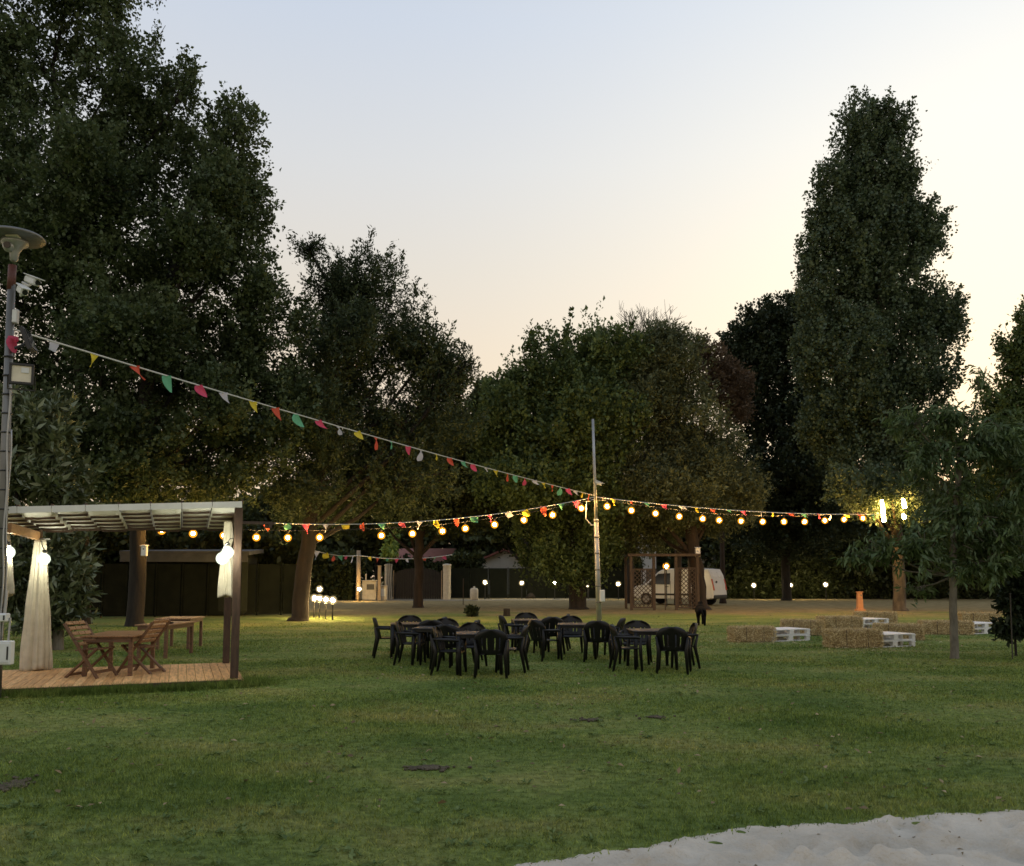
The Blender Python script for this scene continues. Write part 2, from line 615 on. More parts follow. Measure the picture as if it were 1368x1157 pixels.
def tree(name, label, base, trunk_top, blobs, Y, r0, leaf='leaf_mid', bark='bark', n=700, per=60, L=(.6, 1.2), spread=.16,
         ll=.16, lw=.09, outw=.8, upw=.5, droop=0.0, twigs=160, group=None, mid=None, trunk_taper=.45, upn=.5, rnd=1.0, shell=.68,
         limb=1.0, shoots=None, lowest=.25, tight=.26):
    base = np.array(base, float)
    t = thing(name, label, 'tree', base, group=group)
    bw = [blob_world(b, Y) for b in blobs]
    P, U, T = crown_points(bw, n, shell, tight)
    D = nrm(U * outw + np.array([0, 0, upw]) + RNG.normal(size=U.shape) * .45)
    Ls = RNG.uniform(L[0], L[1], len(P))
    P0 = P - D * (Ls * .75)[:, None]
    if shoots:
        q = np.array([at(a, b, Y + RNG.uniform(-1, 1)) for a, b in shoots])
        P0 = np.concatenate([P0, q - [0, 0, 2.3]])
        D = np.concatenate([D, nrm(RNG.normal(size=q.shape) * .16 + [0, 0, 1])])
        Ls = np.concatenate([Ls, RNG.uniform(2.0, 2.8, len(q))])
        T = np.concatenate([T, RNG.random(len(q))])
    v, tint = sprigs(P0, D, Ls, per, spread, ll, lw, droop, rnd, upn, T)
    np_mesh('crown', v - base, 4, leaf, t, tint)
    mb = MB()
    top = np.array(trunk_top, float)
    mids = [np.array(m, float) for m in (mid or [])]
    pts = [base * [1, 1, 0] + [0, 0, -.1], base + (mids[0] - base if mids else top - base) * .04] + mids + [top]
    # resample the trunk with a little wobble
    out = []
    for i in range(len(pts) - 1):
        k = 2 if i == 0 else 7
        for j in range(k):
            s = j / k
            p = pts[i] * (1 - s) + pts[i + 1] * s
            if i > 0:
                p = p + RNG.normal(size=3) * r0 * .085 * [1, 1, 0]
            out.append(p)
    out.append(pts[-1])
    nseg = len(out)
    rad = [r0 * (1.45 if i == 0 else (1.15 if i == 1 else 1 - (1 - trunk_taper) * i / nseg)) for i in range(nseg)]
    rad[-1] *= .8
    mb.tube([p - base for p in out], rad, 12)
    tr = np.array(out[2:])
    for c, r in bw:
        dz = c[2] - tr[:, 2]
        hd = np.linalg.norm((tr - c)[:, :2], axis=1)
        d = np.abs(dz - 1.1 * hd - .3 * r[2])
        s = tr[max(int(np.argmin(d)), int(len(tr) * lowest))]
        m_ = s * .5 + c * .5 + np.array([0, 0, -.06 * np.linalg.norm(c - s)])
        rb = r0 * .34 * limb
        mb.tube([s - base, m_ - base, c - base], [rb, rb * .7, rb * .35], 6)
        for _ in range(max(2, int(twigs / len(bw)))):
            q = c + nrm(RNG.normal(size=3)) * r * RNG.uniform(.6, .98)
            o_ = c * .8 + m_ * .2
            mm = (o_ + q) / 2 + RNG.normal(size=3) * .12 * r
            mb.tube([o_ - base, mm - base, q - base], [rb * .3, rb * .2, .008], 4, cap=False)
    mb.build('trunk', bark, t, smooth=True)
    return t


def bush(name, label, blobs, Y, leaf, n, per, L, spread, ll, lw, cat='bush', base=None, outw=1, upw=.4, droop=0, group=None, upn=.5,
         stem=.03):
    bw = [blob_world(b, Y) if len(b) < 7 else b[6] for b in blobs]
    if base is None:
        base = np.array([bw[0][0][0], bw[0][0][1], 0.0])
    base = np.array(base, float)
    t = thing(name, label, cat, base, group=group)
    P, U, T = crown_points(bw, n, .75)
    keep = P[:, 2] > .08
    P, U, T = P[keep], U[keep], T[keep]
    D = nrm(U * outw + np.array([0, 0, upw]) + RNG.normal(size=U.shape) * .4)
    Ls = RNG.uniform(L[0], L[1], len(P))
    v, tint = sprigs(P - D * (Ls * .75)[:, None], D, Ls, per, spread, ll, lw, droop, 1.0, upn, T)
    v[:, 2] = np.maximum(v[:, 2], .01)
    np_mesh('foliage', v - base, 4, leaf, t, tint)
    mb = MB()
    for c, r in bw:
        s = base + np.array([RNG.uniform(-.15, .15), RNG.uniform(-.15, .15), 0])
        m_ = (s + c) / 2 + RNG.normal(size=3) * .1
        mb.tube([s - base, m_ - base, c - base], [stem, stem * .8, stem * .4], 6)
        for _ in range(6):
            q = c + nrm(RNG.normal(size=3)) * r * .8
            if q[2] > .1:
                mb.tube([c - base, q - base], [stem * .4, .006], 4, cap=False)
    mb.build('stem', 'bark', t, smooth=True)
    return t

#%%SCENE
# ------------------------------------------------------------------ world and sun
SUN_AZ, SUN_EL = R(36), R(2.0)
sun_dir = Vector((math.sin(SUN_AZ) * math.cos(SUN_EL), math.cos(SUN_AZ) * math.cos(SUN_EL), math.sin(SUN_EL)))
w = bpy.data.worlds.new('World')
S.world = w
w.use_nodes = True
nt = w.node_tree
nt.nodes.clear()
wo = nt.nodes.new('ShaderNodeOutputWorld')
tc = N(nt, 'ShaderNodeTexCoord')
nv = N(nt, 'ShaderNodeVectorMath', operation='NORMALIZE')
nt.links.new(tc.outputs['Generated'], nv.inputs[0])
sp = N(nt, 'ShaderNodeSeparateXYZ')
nt.links.new(nv.outputs[0], sp.inputs[0])
rp = ramp(nt, sp.outputs['Z'], [(0.0, (.80, .60, .42)), (.24, (.89, .74, .58)), (.34, (.82, .755, .675)), (.44, (.76, .765, .78)), (.56, (.66, .725, .84)), (1.0, (.42, .50, .66))])
dt = N(nt, 'ShaderNodeVectorMath', operation='DOT_PRODUCT')
nt.links.new(nv.outputs[0], dt.inputs[0])
dt.inputs[1].default_value = (math.sin(SUN_AZ) * math.cos(R(13)), math.cos(SUN_AZ) * math.cos(R(13)), math.sin(R(13)))
mxx = N(nt, 'ShaderNodeMath', operation='MAXIMUM')
mxx.inputs[1].default_value = 0
nt.links.new(dt.outputs['Value'], mxx.inputs[0])
pw = N(nt, 'ShaderNodeMath', operation='POWER')
pw.inputs[1].default_value = 9
nt.links.new(mxx.outputs[0], pw.inputs[0])
gl = N(nt, 'ShaderNodeMix', data_type='RGBA', blend_type='ADD')
nt.links.new(pw.outputs[0], gl.inputs[0])
nt.links.new(rp.outputs[0], gl.inputs[6])
gl.inputs[7].default_value = (.50, .44, .27, 1)
bg1 = N(nt, 'ShaderNodeBackground', Strength=.88)
nt.links.new(gl.outputs[2], bg1.inputs['Color'])
sky = N(nt, 'ShaderNodeTexSky', sky_type='NISHITA')
sky.sun_disc = False
sky.sun_elevation = SUN_EL
sky.sun_rotation = SUN_AZ
bg2 = N(nt, 'ShaderNodeBackground', Strength=.05)
nt.links.new(sky.outputs[0], bg2.inputs['Color'])
ad = N(nt, 'ShaderNodeAddShader')
nt.links.new(bg1.outputs[0], ad.inputs[0])
nt.links.new(bg2.outputs[0], ad.inputs[1])
nt.links.new(ad.outputs[0], wo.inputs['Surface'])

sl = bpy.data.lights.new('sun', 'SUN')
sl.energy = .12
sl.angle = R(12)
sl.color = (1, .78, .55)
so = bpy.data.objects.new('sun', sl)
C.objects.link(so)
so.rotation_euler = (-sun_dir).to_track_quat('-Z', 'Y').to_euler()

# ------------------------------------------------------------------ ground, sand, track
sand_edge = np.array([gp(x, y)[:2] for x, y in ((640, 1175), (690, 1157), (760, 1147), (830, 1135), (930, 1115), (1010, 1106), (1100, 1099), (1230, 1091), (1368, 1080), (1500, 1072))])


def sand_in(x, y):
    """metres inside the sand (positive) measured along y"""
    ye = np.interp(x, sand_edge[:, 0], sand_edge[:, 1], left=-9, right=sand_edge[-1, 1])
    wob = .03 * np.sin(x * 5) + .02 * np.sin(x * 13 + 1) + .012 * np.sin(x * 37) + .01 * np.sin(x * 83)
    return ye + wob * np.clip(1, 0, 1) - y


g = MB()
g.add([(-300, -60, 0), (300, -60, 0), (300, 500, 0), (-300, 500, 0)], [(0, 1, 2, 3)])
tag(g.build('lawn', 'lawn'), kind='structure')


def waves(x, y, seed, k, f0, f1, st=1.0):
    r = np.random.default_rng(seed)
    z = np.zeros_like(x)
    for _ in range(k):
        a = r.uniform(0, 2 * PI)
        f = r.uniform(f0, f1)
        z += np.sin((x * math.cos(a) + y * math.sin(a) * st) * f + r.uniform(0, 6.3)) / k ** .5
    return z


nx, ny = 330, 230
xs = np.linspace(-.3, 7.0, nx)
ys = np.linspace(3.4, 6.6, ny)
X, Yg = np.meshgrid(xs, ys)
ins = sand_in(X, Yg)
Z = .03 * np.clip(ins / .2, -1, 1)
h = waves(X, Yg, 3, 12, 4, 9) * .020 + waves(X, Yg, 5, 14, 12, 30) * .014 + waves(X, Yg, 8, 16, 40, 90) * .0028
r_ = np.random.default_rng(5)
for _ in range(230):                                   # scuffed footprints
    cx, cy, a = r_.uniform(-.3, 7), r_.uniform(3.4, 6.4), r_.uniform(0, PI)
    dx, dy = X - cx, Yg - cy
    u = (dx * math.cos(a) + dy * math.sin(a)) / .15
    v = (-dx * math.sin(a) + dy * math.cos(a)) / .08
    q = u * u + v * v
    h += -.075 * np.exp(-q) + .036 * np.exp(-((np.sqrt(q) - 1.5) ** 2) / .18)
Z = np.where(ins > .25, np.maximum(Z + h * .82 * np.clip(ins / .45, 0, 1), .006), Z + h * .82 * np.clip(ins / .45, 0, 1))
V = np.stack([X, Yg, Z], -1).reshape(-1, 3)
sb = MB()
sb.v = [tuple(p) for p in V.tolist()]
sb.f = [(j * nx + i, j * nx + i + 1, (j + 1) * nx + i + 1, (j + 1) * nx + i) for j in range(ny - 1) for i in range(nx - 1)]
tag(sb.build('sand', 'sand', smooth=True), kind='structure')

t = MB()
p0, p1 = gx(380, 59.5), gx(800, 59.5)
t.grid(lambda u, v: (p0[0] + (p1[0] - p0[0]) * u, 55.8 + .6 * math.sin(u * 9) + (59.6 - 55.8) * v, .006), 24, 3)
tag(t.build('gravel_path', 'gravel'), kind='structure')

k = 420
xd, yd = RNG.uniform(-.2, 6.6, k), RNG.uniform(3.6, 6.4, k)
ii = sand_in(xd, yd)
okd = (ii > .02) & (RNG.random(k) < np.exp(-ii / .5) + .15)
gi = np.clip(((xd - xs[0]) / (xs[1] - xs[0])).round().astype(int), 0, nx - 1)
gj = np.clip(((yd - ys[0]) / (ys[1] - ys[0])).round().astype(int), 0, ny - 1)
zd = Z[gj, gi] + .004
xd, yd, zd = xd[okd], yd[okd], zd[okd]
k = len(xd)
ax = nrm(RNG.normal(size=(k, 3)) * [1, 1, .2])
v = leaf_verts(np.stack([xd, yd, zd], -1), ax, nrm(RNG.normal(size=(k, 3)) * .3 + [0, 0, 1]), RNG.uniform(.015, .06, k), RNG.uniform(.006, .022, k))
tag(np_mesh('sand_debris', v, 4, 'leaf_litter', None, RNG.random(k) * .6), 'bits of dry leaf and grass lying on the sand', None, None, 'stuff')

# short turf: real blades over the part of the lawn where they can be told apart
nb = 520000
yb = 4.4 * (30 / 4.4) ** (RNG.random(nb) ** .8)
xb = RNG.uniform(-1, 1, nb) * (yb * .63 + .6)
keep = sand_in(xb, yb) < np.where(RNG.random(nb) < .85, RNG.normal(size=nb) * .05, RNG.uniform(-.1, .3, nb))
# keep the blades off the deck
TH = R(21)
U2 = np.array([math.cos(TH), math.sin(TH), 0])
V2 = np.array([-math.sin(TH), math.cos(TH), 0])
FR = np.array([-3.98, 12.85, 0.0])
du = (xb - FR[0]) * U2[0] + (yb - FR[1]) * U2[1]
dv = (xb - FR[0]) * V2[0] + (yb - FR[1]) * V2[1]
keep &= ~((du < 0.0) & (du > -6) & (dv > 0) & (dv < 2.6))
patch = waves(xb, yb, 21, 10, .8, 2.6, 1.5)
keep &= RNG.random(nb) < np.clip(.72 + .25 * patch, .25, 1) * np.clip((31 - yb) / 16, 0, 1)
xb, yb, patch = xb[keep], yb[keep], patch[keep]
nb = len(xb)
hb = RNG.uniform(.014, .034, nb) * (1 + .25 * np.clip(patch, -1, 1)) * np.where(RNG.random(nb) < .02, 1.7, 1)
wb = np.maximum(.0035, yb * .00055) * RNG.uniform(.7, 1.3, nb)
an = RNG.uniform(0, 2 * PI, nb)
base = np.stack([xb, yb, -.002 + .03 * np.clip(sand_in(xb, yb) / .2, 0, 1)], -1)
side = np.stack([np.cos(an), np.sin(an), np.zeros(nb)], -1) * wb[:, None]
tip = base + np.stack([RNG.normal(size=nb) * .016, RNG.normal(size=nb) * .016, hb], -1)
v = np.stack([base - side, base + side, tip], 1).reshape(-1, 3)
o = np_mesh('grass', v, 3, 'blade', None, RNG.random(nb))
tag(o, 'short mown grass blades covering the near lawn', None, None, 'stuff')

# ranker grass left unmown along the front of the deck and round trunks
def rank_grass(spots, n, hmin, hmax):
    cs = []
    for (c, sx, sy, k) in spots:
        q = RNG.normal(size=(k, 2)) * [sx, sy]
        cs.append(np.stack([c[0] + q[:, 0], c[1] + q[:, 1]], -1))
    q = np.concatenate(cs)
    k = len(q)
    b = np.stack([q[:, 0], q[:, 1], np.zeros(k)], -1)
    an = RNG.uniform(0, 2 * PI, k)
    sd = np.stack([np.cos(an), np.sin(an), np.zeros(k)], -1) * RNG.uniform(.004, .009, k)[:, None]
    hh = RNG.uniform(hmin, hmax, k)
    tp = b + np.stack([RNG.normal(size=k) * .05, RNG.normal(size=k) * .05, hh], -1)
    return np.stack([b - sd, b + sd, tp], 1).reshape(-1, 3), RNG.random(k) * .6


spots = []
for s in np.linspace(-.1, 3.6, 40):
    c = FR - U2 * s - V2 * (.14 + .1 * random.random())
    spots.append((c, .10, .08, random.randint(60, 260)))
spots.append((FR + U2 * .2 + V2 * .1, .18, .14, 700))
v, ti = rank_grass(spots, 0, .04, .15)
tag(np_mesh('unmown_grass', v, 3, 'blade', None, ti), 'taller unmown grass fringing the front of the wooden deck', None, None, 'stuff')

# fallen leaves
k = 1500
yl = RNG.uniform(6, 40, k)
xl = RNG.uniform(-.6, .6, k) * yl
ok = (sand_in(xl, yl) < -.1)
du = (xl - FR[0]) * U2[0] + (yl - FR[1]) * U2[1]
dv = (xl - FR[0]) * V2[0] + (yl - FR[1]) * V2[1]
ok &= ~((du < .1) & (du > -6) & (dv > -.1) & (dv < 2.7))
xl, yl = xl[ok], yl[ok]
k = len(xl)
ax = nrm(RNG.normal(size=(k, 3)) * [1, 1, .15])
v = leaf_verts(np.stack([xl, yl, RNG.uniform(.02, .035, k)], -1), ax, nrm(RNG.normal(size=(k, 3)) * .3 + [0, 0, 1]), RNG.uniform(.04, .08, k), RNG.uniform(.02, .05, k))
tag(np_mesh('fallen_leaves', v, 4, 'leaf_litter', None, RNG.random(k)), 'scattered dry leaves fallen on the lawn', None, None, 'stuff')


# low broad-leaved weeds between the blades
k = 420
yw = 4.7 * (18 / 4.7) ** RNG.random(k)
xw = RNG.uniform(-.62, .62, k) * yw
du = (xw - FR[0]) * U2[0] + (yw - FR[1]) * U2[1]
dv = (xw - FR[0]) * V2[0] + (yw - FR[1]) * V2[1]
ok = (sand_in(xw, yw) < -.05) & ~((du < .1) & (dv > -.1) & (dv < 2.8))
xw, yw = xw[ok], yw[ok]
idx = np.repeat(np.arange(len(xw)), 9)
an = RNG.uniform(0, 2 * PI, len(idx))
ax = nrm(np.stack([np.cos(an), np.sin(an), RNG.uniform(.1, .8, len(idx))], -1))
pos = np.stack([xw[idx], yw[idx], np.full(len(idx), .004)], -1) + RNG.normal(size=(len(idx), 3)) * [.02, .02, 0]
v = leaf_verts(pos, ax, np.tile([[0, 0, 1.0]], (len(idx), 1)) + RNG.normal(size=(len(idx), 3)) * .2, RNG.uniform(.03, .07, len(idx)), RNG.uniform(.012, .026, len(idx)))
tag(np_mesh('weeds', v, 4, 'leaf_weed', None, RNG.random(len(idx))), 'low broad-leaved weeds dotted through the near lawn', None, None, 'stuff')
# straw dropped round the bales
k = 700
cb = np.array([gp(px, py)[:2] for px, py in ((1002, 858), (1068, 849), (1118, 842), (1167, 834), (1136, 866), (1197, 856), (1260, 848), (1040, 860), (1180, 868))])
q = cb[RNG.integers(0, len(cb), k)] + RNG.normal(size=(k, 2)) * [.75, .7]
ax = nrm(RNG.normal(size=(k, 3)) * [1, 1, .18])
v = leaf_verts(np.stack([q[:, 0], q[:, 1], RNG.uniform(.012, .03, k)], -1), ax, nrm(RNG.normal(size=(k, 3)) * .3 + [0, 0, 1]), RNG.uniform(.06, .2, k), RNG.uniform(.008, .016, k))
v[:, 2] = np.maximum(v[:, 2], .006)
tag(np_mesh('loose_straw', v, 4, 'straw', None, RNG.random(k)), 'loose straw strewn on the grass round the bales', None, None, 'stuff')


def soil_patch(px, py, wx, wy, n, label):
    c = gp(px, py)
    mb = MB()
    for _ in range(n):
        a, r = random.uniform(0, 2 * PI), abs(random.gauss(0, .45))
        r *= .6 + .4 * math.sin(3 * a + px) * math.sin(2 * a + 1)
        s = random.uniform(.005, .02)
        bm = bmesh.new()
        bmesh.ops.create_icosphere(bm, subdivisions=1, radius=s)
        vs = [(v.co.x * random.uniform(.7, 1.5) + math.cos(a) * r * wx, v.co.y * random.uniform(.7, 1.5) + math.sin(a) * r * wy, v.co.z * .7 + .012) for v in bm.verts]
        bm.verts.index_update()
        fs = [[v.index for v in f.verts] for f in bm.faces]
        bm.free()
        mb.add(vs, fs)
    o = mb.build('soil', 'soil')
    o.location = (c[0], c[1], 0)
    tag(o, label, None, None, 'stuff')


soil_patch(567, 1027, .36, .16, 330, 'bare dark soil scar in the open lawn')
soil_patch(790, 963, .30, .18, 160, 'small scuffed soil patch on the lawn before the tables')
soil_patch(875, 959, .42, .2, 120, 'faint soil scuff right of the other soil patch')
soil_patch(15, 1050, .25, .5, 320, 'bare earth at the left edge of the lawn')

# ------------------------------------------------------------------ trees
tree('broadleaf_tree', 'tall dense tree filling the top left corner behind the lamp post', gx(117, 29), at(70, 90, 28.5),
     [(40, 50, 115, 120), (165, 90, 78, 105), (200, 215, 88, 110, 1), (20, 220, 140, 140), (120, 300, 120, 130, -1), (30, 400, 140, 130), (110, 480, 110, 110, 1), (-60, 120, 120, 180), (90, 600, 110, 70, 2), (-40, 540, 100, 100), (250, 120, 22, 40), (100, -60, 110, 90), (60, 560, 70, 60, -2.5), (110, 230, 80, 80, -3), (150, 420, 80, 80, -3)],
     28.5, .18, 'leaf_tall', 'bark', n=3500, per=72, L=(.6, 1.35), spread=.15, ll=.115, lw=.08, twigs=200, mid=[at(110, 560, 28.7), at(90, 300, 28.5)])
tree('broadleaf_tree', 'tall tree with pale forked limbs, its nest box on a straight trunk', gx(183, 27.8), at(275, 200, 29.5),
     [(310, 205, 52, 85), (322, 320, 58, 90), (345, 450, 72, 105), (345, 560, 70, 80), (255, 480, 85, 80, 1), (240, 350, 60, 70, 2), (290, 630, 75, 50), (180, 640, 80, 45, 1), (200, 570, 60, 50, 2.5), (395, 530, 30, 60), (190, 560, 60, 60, -2.5), (215, 450, 55, 60, -2.5), (255, 330, 45, 60, -2.5), (285, 260, 40, 60, -2), (165, 630, 70, 45, -2), (290, 540, 50, 60, -2.5)],
     29, .28, 'leaf_tall', 'bark', n=2400, per=68, L=(.6, 1.35), spread=.15, ll=.115, lw=.08, twigs=170, mid=[at(187, 640, 27.9), at(196, 500, 28.2), at(240, 330, 28.8)])
tree('feathery_tree', 'feathery fine-leaved tree with a thick leaning trunk beside the torches', gx(400, 31), at(480, 430, 33),
     [(440, 395, 50, 75), (492, 390, 58, 72), (545, 455, 55, 62), (470, 490, 80, 80), (590, 505, 42, 38), (560, 560, 80, 60), (450, 590, 75, 75), (540, 640, 90, 50), (420, 670, 60, 35), (625, 482, 14, 16), (410, 330, 20, 20), (575, 470, 42, 46), (608, 500, 32, 32), (430, 560, 60, 60, -2.5), (450, 450, 50, 60, -2.5), (410, 640, 60, 42, -2.5)],
     33, .32, 'leaf_fine', 'bark', n=2300, per=60, L=(.8, 1.7), spread=.10, ll=.13, lw=.05, outw=.7, upw=.75, twigs=220, mid=[at(415, 690, 31.6), at(440, 570, 32.3)])
tree('broadleaf_tree', 'slim straight-trunked tree standing in front of the driveway gate', gx(559, 43.5), at(600, 600, 43.5),
     [(600, 600, 62, 62), (640, 570, 45, 55), (560, 655, 75, 40), (650, 640, 65, 55), (500, 680, 70, 30, 3), (650, 525, 20, 22), (600, 690, 70, 28), (520, 610, 60, 60, 4)],
     43.5, .27, 'leaf_hedge', 'bark_red', n=1500, per=56, L=(.7, 1.4), spread=.2, ll=.19, lw=.11, mid=[at(560, 720, 43.5), at(575, 660, 43.5)])
tree('broadleaf_tree', 'bushy green tree with upright shoots behind the metal pole', gx(772, 41.5), at(755, 520, 41.5),
     [(715, 500, 48, 58), (775, 490, 58, 62), (690, 560, 62, 65), (790, 580, 78, 85, -1), (720, 640, 82, 60, -1), (800, 680, 70, 50), (755, 735, 62, 40), (668, 610, 40, 60), (680, 530, 20, 25), (830, 480, 40, 45)],
     41.5, .45, 'leaf_mid', 'bark', n=2400, per=58, L=(.8, 2.0), spread=.18, ll=.165, lw=.10, outw=.55, upw=.9, twigs=150, mid=[at(770, 740, 41.5), at(765, 640, 41.5)], shoots=[(755, 408), (763, 425), (777, 415), (790, 408), (800, 425), (812, 440), (722, 432), (735, 428), (714, 438), (680, 462), (690, 470), (676, 485), (742, 440), (828, 432)])
# long bare-tipped shoots above that tree are part of its crown: a second helper tree shape is not needed
tree('olive_tree', 'greyish olive-green spreading tree whose trunk stands behind the trellis', gx(936, 41.2), at(890, 500, 42),
     [(860, 490, 52, 55), (905, 505, 55, 60), (870, 565, 72, 72), (930, 590, 62, 62), (975, 640, 50, 42), (900, 650, 80, 50, -1), (850, 640, 52, 60, -1), (950, 680, 60, 35), (865, 700, 60, 40, 1), (880, 450, 35, 22)],
     42, .38, 'leaf_olive', 'bark_red', n=2700, per=62, L=(.6, 1.3), spread=.18, ll=.15, lw=.06, twigs=240, mid=[at(925, 720, 41.3), at(905, 620, 41.6)])
tree('round_tree', 'very dark round-headed tree between the olive-green tree and the poplar', gx(1050, 56), at(1045, 520, 56),
     [(1030, 465, 62, 62), (1010, 535, 52, 70), (1075, 545, 70, 85), (1045, 630, 80, 62), (1080, 690, 70, 50), (1020, 700, 60, 45), (1085, 450, 40, 40), (985, 490, 26, 44), (1005, 445, 40, 38), (1055, 425, 45, 30)],
     56, .32, 'leaf_dark', 'bark', n=2300, per=58, L=(.7, 1.5), spread=.2, ll=.18, lw=.12, twigs=130, mid=[at(1050, 700, 56)], tight=.42, shell=.6)
tree('poplar_tree', 'very tall columnar poplar rising over the right side', gx(1201, 39.6), at(1172, 230, 41),
     [(1149, 175, 33, 50), (1188, 168, 30, 44), (1172, 240, 48, 62), (1115, 270, 34, 55), (1150, 330, 70, 70), (1200, 300, 32, 60), (1232, 310, 32, 48), (1105, 395, 38, 70), (1190, 400, 55, 80), (1243, 430, 42, 52), (1130, 480, 60, 70, -1), (1215, 500, 58, 58), (1150, 570, 75, 62), (1215, 590, 56, 60), (1100, 560, 36, 40), (1140, 232, 26, 40), (1205, 228, 20, 36), (1086, 470, 24, 46), (1266, 425, 26, 36), (1080, 340, 14, 34), (1250, 300, 20, 26), (1145, 640, 45, 40, -1.5), (1200, 655, 34, 36, -3), (1140, 645, 30, 22, -4), (1160, 668, 16, 14, -4), (1190, 645, 22, 18, -4.3)],
     41, .30, 'leaf_poplar', 'bark_pale', n=3700, per=66, L=(.7, 1.6), spread=.15, ll=.12, lw=.10, outw=.5, upw=1.0, twigs=150, mid=[at(1198, 700, 39.8), at(1180, 500, 40.5)], limb=1.0, tight=.42, shell=.6)
tree('broadleaf_tree', 'tree cut off by the right edge behind the young peach tree', gx(1385, 37), at(1385, 470, 37),
     [(1362, 470, 26, 50), (1352, 560, 42, 62), (1405, 500, 60, 110), (1345, 640, 48, 62), (1410, 650, 70, 80), (1372, 420, 12, 24), (1380, 725, 70, 50)],
     37, .3, 'leaf_mid', 'bark', n=1300, per=58, L=(.7, 1.5), spread=.17, ll=.15, lw=.09, outw=.6, upw=.8)
tree('peach_tree', 'young lawn tree with long drooping leaves and a slender pale trunk', gx(1270, 17.0), at(1282, 600, 17),
     [(1240, 615, 42, 42), (1300, 590, 60, 55), (1360, 620, 55, 70), (1285, 690, 62, 55), (1178, 735, 34, 18), (1228, 735, 38, 32, -.3), (1300, 745, 56, 34), (1350, 720, 55, 62), (1260, 560, 36, 22), (1215, 560, 26, 16), (1312, 505, 12, 22), (1225, 785, 16, 10, .4), (1152, 742, 24, 9)],
     17.0, .085, 'leaf_peach', 'bark_lawn', n=520, per=30, L=(.35, .75), spread=.06, ll=.135, lw=.038, outw=.9, upw=.05, droop=.75, twigs=240, mid=[at(1272, 770, 17)], rnd=.8, trunk_taper=.6, shell=.6, limb=.8, lowest=.5)
tree('sapling', 'small dark bushy sapling at the right edge beside a thin stake', gx(1352, 17.6), at(1352, 790, 17.6),
     [(1358, 800, 22, 28), (1382, 790, 30, 42), (1362, 832, 22, 16), (1340, 840, 9, 10)],
     17.6, .03, 'leaf_dark', 'bark', n=190, per=36, L=(.2, .45), spread=.06, ll=.11, lw=.055, droop=.3, twigs=50)

# bare dead crowns showing above the olive-green tree
def bare_tree(label, px, Y, top, spread, seed, group):
    rr = random.Random(seed)
    b = gx(px, Y)
    t = thing('bare_tree', label, 'tree', b, group=group)
    mb = MB()

    def grow(p, d, L, r, depth):
        q = p + d * L * .5 + Vector((rr.uniform(-.1, .1), rr.uniform(-.1, .1), 0)) * L
        e = p + d * L
        mb.tube([p, q, e], [r, r * .8, r * .55], 5, cap=False)
        if depth:
            for _ in range(3 if depth > 1 else 4):
                nd = (d + Vector((rr.uniform(-1, 1), rr.uniform(-1, 1), rr.uniform(-.2, .7))) * spread).normalized()
                grow(p + (e - p) * rr.uniform(.45, 1), nd, L * rr.uniform(.5, .75), max(r * .5, .012), depth - 1)
    tp = at(px, top, Y)[2]
    mb.tube([(0, 0, -.1), (.1, 0, tp * .35), (0, .1, tp * .62)], [.22, .17, .12], 8)
    for _ in range(5):
        grow(Vector((0, .1, tp * rr.uniform(.5, .62))), Vector((rr.uniform(-.4, .4), rr.uniform(-.4, .4), 1)).normalized(), tp * .22, .06, 4)
    mb.build('trunk', 'bark_red', t)
    return t


bare_tree('leafless twiggy crown poking above the bushy green tree', 842, 50, 415, .75, 3, None)
bare_tree('leafless crooked branches above the greyish olive-green tree', 905, 47, 430, .9, 8, None)
tree('withered_tree', 'withered reddish-brown tree squeezed in beside the dark round tree', gx(965, 50), at(962, 500, 50),
     [(958, 505, 26, 42), (985, 530, 22, 40), (940, 470, 18, 22)], 50, .16, 'leaf_brown', 'bark_red', n=300, per=30, L=(.8, 1.4), spread=.2, ll=.2, lw=.08, twigs=160)
# trees of the far side, each its own
far = [(455, 64, 690, 60, 45), (505, 70, 672, 60, 55), (700, 66, 680, 66, 55), (640, 78, 660, 70, 60), (775, 72, 665, 70, 62), (855, 72, 690, 62, 52),
       (925, 76, 672, 66, 60), (1000, 70, 700, 60, 50), (1110, 66, 690, 70, 62), (1165, 62, 720, 60, 45), (1235, 60, 700, 80, 60), (1330, 60, 690, 80, 70), (370, 66, 690, 60, 50)]
fl = ['behind the leaning trunk', 'left of the red roofs', 'with a lamp-lit trunk before the far fence', 'behind the white gabled house', 'behind the metal pole', 'over the trellis',
      'behind the parked van', 'over the first lamp right of the van', 'over the last lamp of the fence row', 'between the poplar and the fence lamps', 'behind the poplar trunk', 'behind the lawn tree at right', 'behind the dark fence at left']
for (px, Y, py, rx, ry), d in zip(far, fl):
    yy = 61.0 if 'lamp-lit' in d else Y
    tree('background_tree', 'dark background tree ' + d, gx(709 if 'lamp-lit' in d else px, yy), at(px, py, Y),
         [(px, py, rx, ry), (px - rx * .6, py + ry * .45, rx * .6, ry * .5), (px + rx * .6, py + ry * .4, rx * .6, ry * .5)], Y, .3, 'leaf_hedge', 'bark', n=330, per=34, L=(.9, 1.7), spread=.35, ll=.42, lw=.28, twigs=24, group='trees along the far boundary')

bush('laurel_bush', 'large glossy laurel behind the pergola and lamp post',
     [(55, 570, 45, 45), (20, 640, 50, 60), (85, 640, 40, 55), (60, 740, 55, 60), (95, 770, 30, 55), (20, 760, 50, 60), (70, 820, 45, 30), (15, 560, 40, 40)],
     19.0, 'leaf_laurel', 620, 26, (.3, .6), .05, .20, .062, outw=1, upw=.5, stem=.05, upn=.3)

